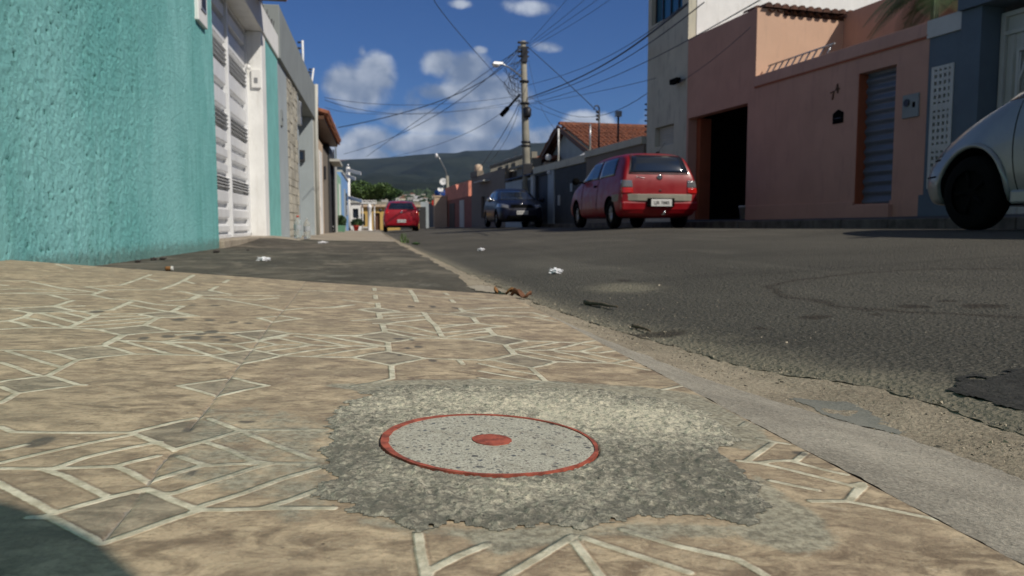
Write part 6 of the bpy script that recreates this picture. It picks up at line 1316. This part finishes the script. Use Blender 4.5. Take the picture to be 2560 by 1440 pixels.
# ================================================================== LITTER
def ground_at(px, py, zf=None):
    q = ray(px, py); zf = zf or (lambda x, y: max(float(zg(x, y)), -9)); t = .5
    for i in range(4000):
        P_ = C0+q*t
        if P_.z < float(zf(P_.x, P_.y)): break
        t *= 1.002
    return P_
def crumple(px, py, s, label, cat='paper', mt=None, seed=1, name='paper_scrap', flat=.5, zoff=.0, stretch=(1, 1)):
    P_ = ground_at(px, py); rn = random.Random(seed); bm_ = bmesh.new(); bmesh.ops.create_icosphere(bm_, subdivisions=3, radius=1)
    for v in bm_.verts:
        nn = v.co.normalized(); f = 1+.38*math.sin(nn.x*5+seed)*math.cos(nn.y*6-seed)+.25*math.sin(nn.z*9+nn.x*7)+rn.uniform(-.1, .1); v.co = Vector((nn.x*f*s*stretch[0], nn.y*f*s*stretch[1], nn.z*f*s*flat))
    for f in bm_.faces: f.smooth = False
    b = MB(); b.bm.free(); b.bm = bm_; bmesh.ops.translate(bm_, verts=bm_.verts, vec=(P_.x, P_.y, P_.z+s*flat*.75+.006+zoff)); o = b.build(name, mt or M['paper']); tag(o, label, cat); return o
crumple(1390, 684, .030, 'largest white crumpled paper scrap, lying on the road', seed=2, flat=.42, stretch=(1.15, .8)); crumple(1203, 627, .035, 'white paper scrap on the road near the dark driveway', seed=5, flat=.35)
crumple(660, 653, .030, 'lilac-white paper scrap on the dark driveway close to the tiles', seed=8, flat=.35, stretch=(1.2, .8)); crumple(807, 609, .040, 'white paper scrap at the far end of the dark driveway', seed=12, flat=.32, stretch=(1.2, .8))
crumple(2113, 570, .06, 'tiny bright scrap at the foot of the right-hand kerb', seed=15, flat=.25)
M['drybrown'] = mat('dry_brown_leaf', (.13, .055, .025), .8, .3, 60, .4, 80, .002); M['cork'] = mat('brown_cork', (.22, .10, .03), .8, .25, 90, .4, 150, .001); M['twig'] = mat('grey_brown_bark', (.10, .075, .05), .9, .3, 60, .5, 120, .002); M['stone_dark'] = mat('dark_pebble', (.06, .05, .045), .9, .2, 40, .4, 90, .002)
P_ = ground_at(423, 679); e = empty('cork', (P_.x, P_.y, P_.z), 'brown cork lying on its side at the edge of the tiles', 'cork'); MB().lathe([(.008, -.016), (.010, -.013), (.010, .012), (.008, .016)], (P_.x, P_.y, P_.z+.014), 'x', 16).build('stopper', M['cork'], e); MB().lathe([(.0105, .008), (.0110, .009), (.0110, .016), (.008, .018)], (P_.x, P_.y, P_.z+.014), 'x', 16).build('tip', M['shade_white'], e)
for i, (px, py, s, lab) in enumerate([(541, 633, .022, 'dark pebble at the foot of the turquoise wall corner'), (385, 652, .016, 'left of two dark pebbles near the turquoise wall'), (408, 651, .016, 'right of two dark pebbles near the turquoise wall'), (345, 658, .014, 'small dark pebble left of the pair beside the wall'), (620, 628, .010, 'tiny dark pebble in the middle of the driveway')]): crumple(px, py, s, lab, 'pebble', M['stone_dark'], 20+i, 'pebble', .45)
crumple(213, 662, .014, 'flaked chip of turquoise plaster at the wall foot on the tiles', 'plaster chip', M['teal_flat'], 31, 'plaster_chip', .5, .0)
# dead leaf: curled
def leafobj(px, py, L, Wd, ang, label, mt, seed):
    P_ = ground_at(px, py); rn = random.Random(seed); n, m_ = 14, 6; XX = np.zeros((n+1, m_+1)); YY = XX.copy(); ZZ = XX.copy(); ca, sa = math.cos(ang), math.sin(ang)
    for i in range(n+1):
        for j in range(m_+1):
            t = i/n; u = (j/m_-.5)*2; w = Wd*math.sin(math.pi*min(1, t*1.02+.02))**.7*(1+.15*math.sin(9*t)); x = (t-.5)*L; y = u*w; z = .010+.45*Wd*abs(u)**1.6*(1+.5*math.sin(t*7+seed))+.010*math.sin(t*9+seed)+.006*math.sin(u*8+t*11)
            XX[i, j] = P_.x+x*ca-y*sa; YY[i, j] = P_.y+x*sa+y*ca; ZZ[i, j] = P_.z+max(z, .002)
    o = gridmesh('dry_leaf', XX, YY, ZZ, mt); s_ = o.modifiers.new('s', 'SOLIDIFY'); s_.thickness = .0008; tag(o, label, 'leaf'); return o
leafobj(1268, 741, .10, .018, -.5, 'flat tan half of a dry leaf at the tile corner', M['cork'], 2); leafobj(1300, 746, .085, .022, -.4, 'curled dark brown dry leaf at the tile corner in the gutter', M['drybrown'], 5)
def twig(px, py, px2, py2, r, label, seed):
    a, c = ground_at(px, py), ground_at(px2, py2); rn = random.Random(seed); n = 9; b = MB()
    b.tube([a.lerp(c, i/n)+Vector((rn.uniform(-.003, .003), rn.uniform(-.004, .004), .008+rn.uniform(-.002, .003))) for i in range(n+1)], [r*(1.5-.9*i/n)*rn.uniform(.8, 1.2) for i in range(n+1)], 7)
    m_ = a.lerp(c, .2)+Vector((0, 0, .008)); b.tube([m_, m_+Vector((.01, .012, .006))], r*.5, 5); o = b.build('twig', M['twig']); tag(o, label, 'twig')
twig(1464, 760, 1545, 775, .0055, 'thick short twig lying on the road edge', 3); twig(1582, 822, 1625, 834, .004, 'thin broken twig at the edge of the sandy gutter', 6)
# loose grit along the gutter and the broken asphalt edge: nobody could count it
gb_ = MB(); rg_ = random.Random(77); icos = [Vector(q).normalized() for q in ((1, 1, 1), (1, -1, -1), (-1, 1, -1), (-1, -1, 1), (1.3, 0, .2), (-1.2, .2, -.1))]
import itertools
for i in range(3600):
    y = .5+3.6*rg_.random()**1.5; al = float(AL(np.array(y))); br = float(BR(np.array(y))) if y < 2.6 else .42
    q_ = rg_.random(); x = al+rg_.gauss(0, .05) if q_ < .5 else rg_.uniform(br, al) if q_ < .85 else al+abs(rg_.gauss(0, .35))
    if x < .425: continue
    z = (float(zb(x, np.array([y]))[0]) if x < br and y < 2.6 else float(zg(x, y))-(.004 if x < al else 0))+.001
    r = rg_.uniform(.0009, .0026)*(1.9 if rg_.random() < .08 else 1); M3 = Matrix.Rotation(rg_.uniform(0, 6.3), 3, 'Z')@Matrix.Rotation(rg_.uniform(0, 3), 3, 'X')
    v_ = [Vector((x, y, z))+M3@Vector((q.x*r*rg_.uniform(.7, 1.4), q.y*r*rg_.uniform(.7, 1.4), q.z*r*.8)) for q in icos[:4]]; vv = [gb_.bm.verts.new(p) for p in v_]
    gb_.mi = 0 if rg_.random() < .6 else 1
    for t3 in itertools.combinations(range(4), 3): f = gb_.bm.faces.new([vv[t] for t in t3]); f.material_index = gb_.mi
o = gb_.build('grit', [mat('pale_grit', (.36, .31, .23), .9, .4, 40, 0), mat('dark_grit', (.09, .08, .065), .9, .4, 40, 0)]); tag(o, 'loose grit and tiny stones along the sandy gutter and asphalt edge', None, None, 'stuff')
# weeds at the road edge
P_ = ground_at(1012, 607); e = empty('weed', tuple(P_), 'small green weed growing at the road edge by the far driveway end', 'weed'); b = MB(); rn = random.Random(5)
for i in range(26):
    a = rn.uniform(0, 6.28); l = rn.uniform(.05, .15); p = P_+Vector((rn.uniform(-.05, .05), rn.uniform(-.25, .25), 0)); q = p+Vector((math.cos(a)*.04, math.sin(a)*.04, l)); w = Vector((math.sin(a), -math.cos(a), 0))*.008; b.face([p-w, p+w, q+w*.4, q-w*.2])
b.build('blades', M['leaf'], e)
crumple(1040, 612, .05, 'low tuft of dark weed on the road edge', 'weed', M['darkleaf'], 44, 'weed', .35)

# ================================================================== TREES, FAR PLACE
def tree(px, base_d, top_py, half, crown_c, label, n, ls, mt, trunkpx=None, zbase=-.6, lumps=9, seed=1, sq=.5):
    c = at(px, crown_c, base_d); rn = random.Random(seed); e = empty('tree', (c.x, c.y, zbase), label, 'tree', 'trees at the end of the street')
    b = MB(); base = Vector((c.x+rn.uniform(-.2, .2), c.y, zbase)); fork = Vector((c.x, c.y, c.z-half*sq*.8)); b.tube([base, base.lerp(fork, .6)+Vector((.08, 0, 0)), fork], [.16, .12, .10], 8); centers = []
    for i in range(lumps):
        a = 2*math.pi*i/lumps+rn.uniform(-.3, .3); rr = rn.uniform(.35, .75)*half; q = c+Vector((math.cos(a)*rr*1.1, math.sin(a)*rr, rn.uniform(-.35, .45)*half*sq)); centers.append(q); b.tube([fork, fork.lerp(q, .5)+Vector((0, 0, .1)), q], [.07, .05, .02], 6)
    b.build('trunk', M['trunk'], e); b = MB(); centers.append(c)
    for q in centers: r = half*rn.uniform(.34, .52); leaves(b, q, (r*1.15, r, r*.62), n//len(centers), ls, rn)
    b.build('crown', mt, e); return e
tree(925, 58, 455, 1.75, 477, 'round green tree with spreading crown above the ochre wall', 6500, .13, M['leaf'], seed=3)
tree(975, 64, 460, 1.1, 487, 'smaller green tree behind the spreading one', 2600, .13, M['darkleaf'], seed=8, lumps=6)
h = empty('house', (at(945, 560, 54).x, 56, -.4), 'low ochre yellow house with an arched porch and pale roof edge at the street end', 'house')
ya = 52; xa, xb_ = at(880, 560, 54).x, at(1045, 560, 54).x
FY = Fr(Vector((0, 53, 0)), Vector((1, 0, 0)), Vector((0, -1, 0)))
wb = MB(); wall(wb, FY, xa, xb_, -.6, 1.35, [(xa+.45, xa+.95, .1, .9), (xa+1.5, xa+1.95, -.5, .95), (xb_-1.3, xb_-.5, -.5, .95)], 0, .25); wb.build('wall', M['yellow'], h)
bx(FY, xa, xb_, -5, -.9, -.6, 1.3).build('porch_back', M['yellow'], h); bx(FY, xa-.1, xb_+.1, -5, .25, 1.353, 1.5).build('roof_edge', M['beige'], h, bevel=.02)
bx(FY, xa+1.4, xb_+.1, -5, .1, 1.503, 1.72).build('parapet', M['pole'], h)
bx(FY, xa+.05, xa+1.2, .02, .30, -.1, .02).build('ledge', M['shade_white'], h); bx(FY, xa+1.5, xa+1.95, -.2, -.15, -.5, .95).build('door', M['wood'], h); bx(FY, xa+.45, xa+.95, -.2, -.15, .1, .9).build('window', M['glass'], h)
bx(FY, xb_-1.3, xb_-.5, -.2, -.15, -.5, .95).build('door', M['charcoal'], h)
e = empty('house', (at(893, 560, 46).x, 46, -.3), 'small white gatehouse front with a dark window behind the signpost', 'house')
q = at(893, 540, 45); FW = Fr(Vector((q.x, 46, 0)), Vector((1, 0, 0)), Vector((0, -1, 0)))
wb = MB(); wall(wb, FW, -.75, .22, -.4, 1.45, [(-.25, .08, .55, 1.1)], 0, .2); wb.build('wall', M['white_plain'], e); bx(FW, -.25, .08, -.15, -.12, .55, 1.1).build('window', M['glass'], e); bx(FW, -.85, .34, -.9, .12, 1.452, 1.55).build('roof', M['shade_white'], e)
e = empty('pergola', (at(922, 560, 42).x, 42, -.3), 'small white railing canopy with slats just left of the far crimson car', 'pergola'); q = at(922, 508, 42); b = MB()
b.box(-.42, .42, -.1, .1, -.03, .03, fr=lambda x, y, z: q+Vector((x, y, z))); b.box(-.42, .42, -.1, .1, .12, .16, fr=lambda x, y, z: q+Vector((x, y, z)))
for i in range(9): b.box(-.41+i*.1, -.38+i*.1, -.08, .08, .03, .12, fr=lambda x, y, z: q+Vector((x, y, z)))
b.build('slats', M['white_plain'], e); MB().tube([q+Vector((.3, .1, -.03)), Vector((q.x+.3, q.y+.1, -.4))], .03).build('post', M['white_plain'], e); MB().tube([q+Vector((-.35, .1, -.03)), Vector((q.x-.35, q.y+.1, -.4))], .03).build('post', M['white_plain'], e)
# town on the slope
tw = random.Random(17); cols_t = [(.70, .70, .68), (.62, .60, .55), (.50, .33, .24), (.66, .58, .45), (.58, .25, .18), (.40, .40, .38), (.72, .72, .74)]
TM = [mat('town_render', c, .85, .08, .5, 0) for c in cols_t]; TR = mat('town_roof', (.30, .13, .08), .9, .2, 1, 0); TRG = mat('town_roof_grey', (.42, .41, .38), .9, .2, 1, 0)
def hz_at(x, y): d = math.hypot(x, y); a = math.atan2(x, y); return float(hillz(a, np.array(min(d, 3300.)))[0])
adj = ['white', 'off-white', 'terracotta', 'cream', 'brick-red', 'grey', 'bright white']; k_i = 0
spots = [(tw.uniform(872, 1205), tw.uniform(180, 860)) for _ in range(90)]
for px, dist in spots:
    q = ray(px, 560); q.normalize(); x, y = q.x*dist, q.y*dist; gz = hz_at(x, y)
    w, d_, hh = tw.uniform(4, 8), tw.uniform(5, 9), tw.uniform(2.8, 5.2); i = tw.randrange(len(TM))
    if dist < 260: hh = min(hh, 3.2)
    gab = tw.random() < .55; rk = 'tile-roofed' if gab else 'flat-roofed'; dk = 'nearer' if dist < 420 else 'farther'
    e = empty('house', (x, y, gz), 'small %s %s house in the %s rows of the town on the hillside' % (adj[i], rk, dk), 'house', '%s %s houses of the distant town, %s rows' % (adj[i], rk, dk))
    fr = lambda a, b_, c: Vector((x+a, y+b_, gz+c)); b = MB().box(-w/2, w/2, -d_/2, d_/2, -2.5, hh, fr=fr); b.build('wall', TM[i], e)
    if gab: MB().prism([fr(-w/2-.4, -d_/2-.4, hh+.02), fr(w/2+.4, -d_/2-.4, hh+.02), fr(0, -d_/2-.4, hh+1.3)], (0, d_+.8, 0)).build('roof', TR, e)
    else: MB().box(-w/2-.15, w/2+.15, -d_/2-.15, d_/2+.15, hh+.01, hh+.5, fr=fr).build('roof', TRG, e)
    b = MB(); b.box(-w*.3, -w*.1, -d_/2-.05, -d_/2-.01, .9, 2., fr=fr); b.build('window', M['dark'], e); b = MB(); b.box(w*.08, w*.26, -d_/2-.05, -d_/2-.01, .0, 2.1, fr=fr); b.build('door', M['dark'], e)
# scrub and tree cover between the houses: nobody could count it
b = MB(); ts = random.Random(5)
for i in range(2600):
    px = ts.uniform(700, 1560); dist = 150*math.exp(ts.uniform(0, 2.0)); q = ray(px, 560); q.normalize(); x, y = q.x*dist, q.y*dist; gz = hz_at(x, y); r = ts.uniform(.8, 2.2)*(1+dist/700)
    for j in range(7):
        p = Vector((x+ts.uniform(-r, r), y+ts.uniform(-r, r), gz+ts.uniform(.1, 1.1)*r)); a = Vector((ts.uniform(-1, 1), ts.uniform(-1, 1), ts.uniform(-.5, .8))).normalized()*r*.6; c = a.orthogonal().normalized()*r*.5; b.face([p-a, p-c, p+a, p+c])
o = b.build('scrub', mat('distant_foliage', (.035, .06, .025), .9, .4, .1, 0)); tag(o, 'dense scrub and treetops between the houses of the distant town', None, None, 'stuff')

# palm behind the slate-blue house
pc = at(2338, -28, 12.6)
e = empty('palm_tree', (pc.x, pc.y, .3), 'palm with long drooping fronds behind the white coping of the slate-blue house', 'palm tree'); MB().tube([Vector((pc.x, pc.y, .3)), Vector((pc.x+.05, pc.y, 1.8)), pc], [.10, .08, .06], 10).build('trunk', M['trunk'], e)
rn = random.Random(12)
for i in range(15):
    a = 2*math.pi*i/15+rn.uniform(-.2, .2); L = rn.uniform(.75, 1.15); up_ = rn.uniform(.1, .7); b = MB(); pts = []
    if i == 0: a = math.atan2(.25, -1.0); L = 1.15; up_ = .42
    for t in [j/12 for j in range(13)]: pts.append(pc+Vector((math.cos(a)*L*t, math.sin(a)*L*t, up_*t*L-.95*L*t*t)))
    b.tube(pts, [.012*(1-.8*j/12) for j in range(13)], 5)
    for j in range(1, 48):
        t = j/48; s_ = t*12; k0 = min(11, int(s_)); p = pts[k0].lerp(pts[k0+1], s_-k0); d_ = (pts[k0+1]-pts[k0]).normalized(); sd_ = d_.cross(Vector((0, 0, 1))).normalized(); l = .34*math.sin(math.pi*min(1, t*.85+.12))
        for s in (-1, 1): q = p+sd_*s*l*.8+d_*l*.5+Vector((0, 0, -.35*l)); w = d_*.008; b.face([p-w, p+w, q+w*.3, q-w*.3])
    b.build('frond', M['palm'], e)

# ================================================================== the photographer crouching behind the camera (casts the shadow at the lower left)
def person():
    e = empty('person', (.46, -.42, 0), 'person in dark clothes crouching whose head shadow falls on the tiles', 'person')
    V = [(.16, -.66, .30), (.22, -.52, .46), (.29, -.37, .62), (.34, -.27, .71), (.366, -.222, .80), (.46, -.40, .58), (.46, -.22, .40), (.20, -.06, .30), (.10, -.38, .60), (-.04, -.24, .42), (-.02, -.07, .27), (.32, -.62, .26), (.50, -.34, .40), (.50, -.46, .08), (.52, -.30, .04), (.02, -.64, .26), (-.24, -.34, .38), (-.26, -.46, .09), (-.27, -.30, .04)]
    Ed = [(0, 1), (1, 2), (2, 3), (3, 4), (2, 5), (5, 6), (6, 7), (2, 8), (8, 9), (9, 10), (0, 11), (11, 12), (12, 13), (13, 14), (0, 15), (15, 16), (16, 17), (17, 18)]
    rad = [.17, .18, .14, .055, .10, .065, .045, .03, .065, .045, .03, .10, .075, .05, .04, .10, .075, .05, .04]
    off = Vector(e.location); me = bpy.data.meshes.new('body'); me.from_pydata([Vector(v)-off for v in V], Ed, []); o = bpy.data.objects.new('body', me); col.objects.link(o); o.parent = e; me.materials.append(mat('dark_clothes', (.03, .03, .04), .9, .1, 5, .1))
    s = o.modifiers.new('skin', 'SKIN'); me.skin_vertices[0].data[0].use_root = True
    for i, r in enumerate(rad): me.skin_vertices[0].data[i].radius = (r, r)
    o.modifiers.new('ss', 'SUBSURF').levels = 2; o.modifiers['ss'].render_levels = 2
    MB().lathe([(.02, -.135), (.06, -.12), (.085, -.05), (.095, .03), (.085, .09), (.05, .125), (.01, .135)], (.366, -.222, .80), 'z', 20).build('hair', M['dark'], e, smooth=True)
person()

# ================================================================== air
hb = MB().box(-4200, 4200, -300, 4200, -60, 700)
m = bpy.data.materials.new('haze'); m.use_nodes = True; nt = m.node_tree; nt.nodes.remove(nt.nodes['Principled BSDF']); v = nt.nodes.new('ShaderNodeVolumePrincipled')
v.inputs['Color'].default_value = (.5, .68, 1, 1); v.inputs['Density'].default_value = .00005; v.inputs['Anisotropy'].default_value = 0.
nt.links.new(v.outputs[0], nt.nodes['Material Output'].inputs['Volume']); o = hb.build('haze', m); o['kind'] = 'stuff'
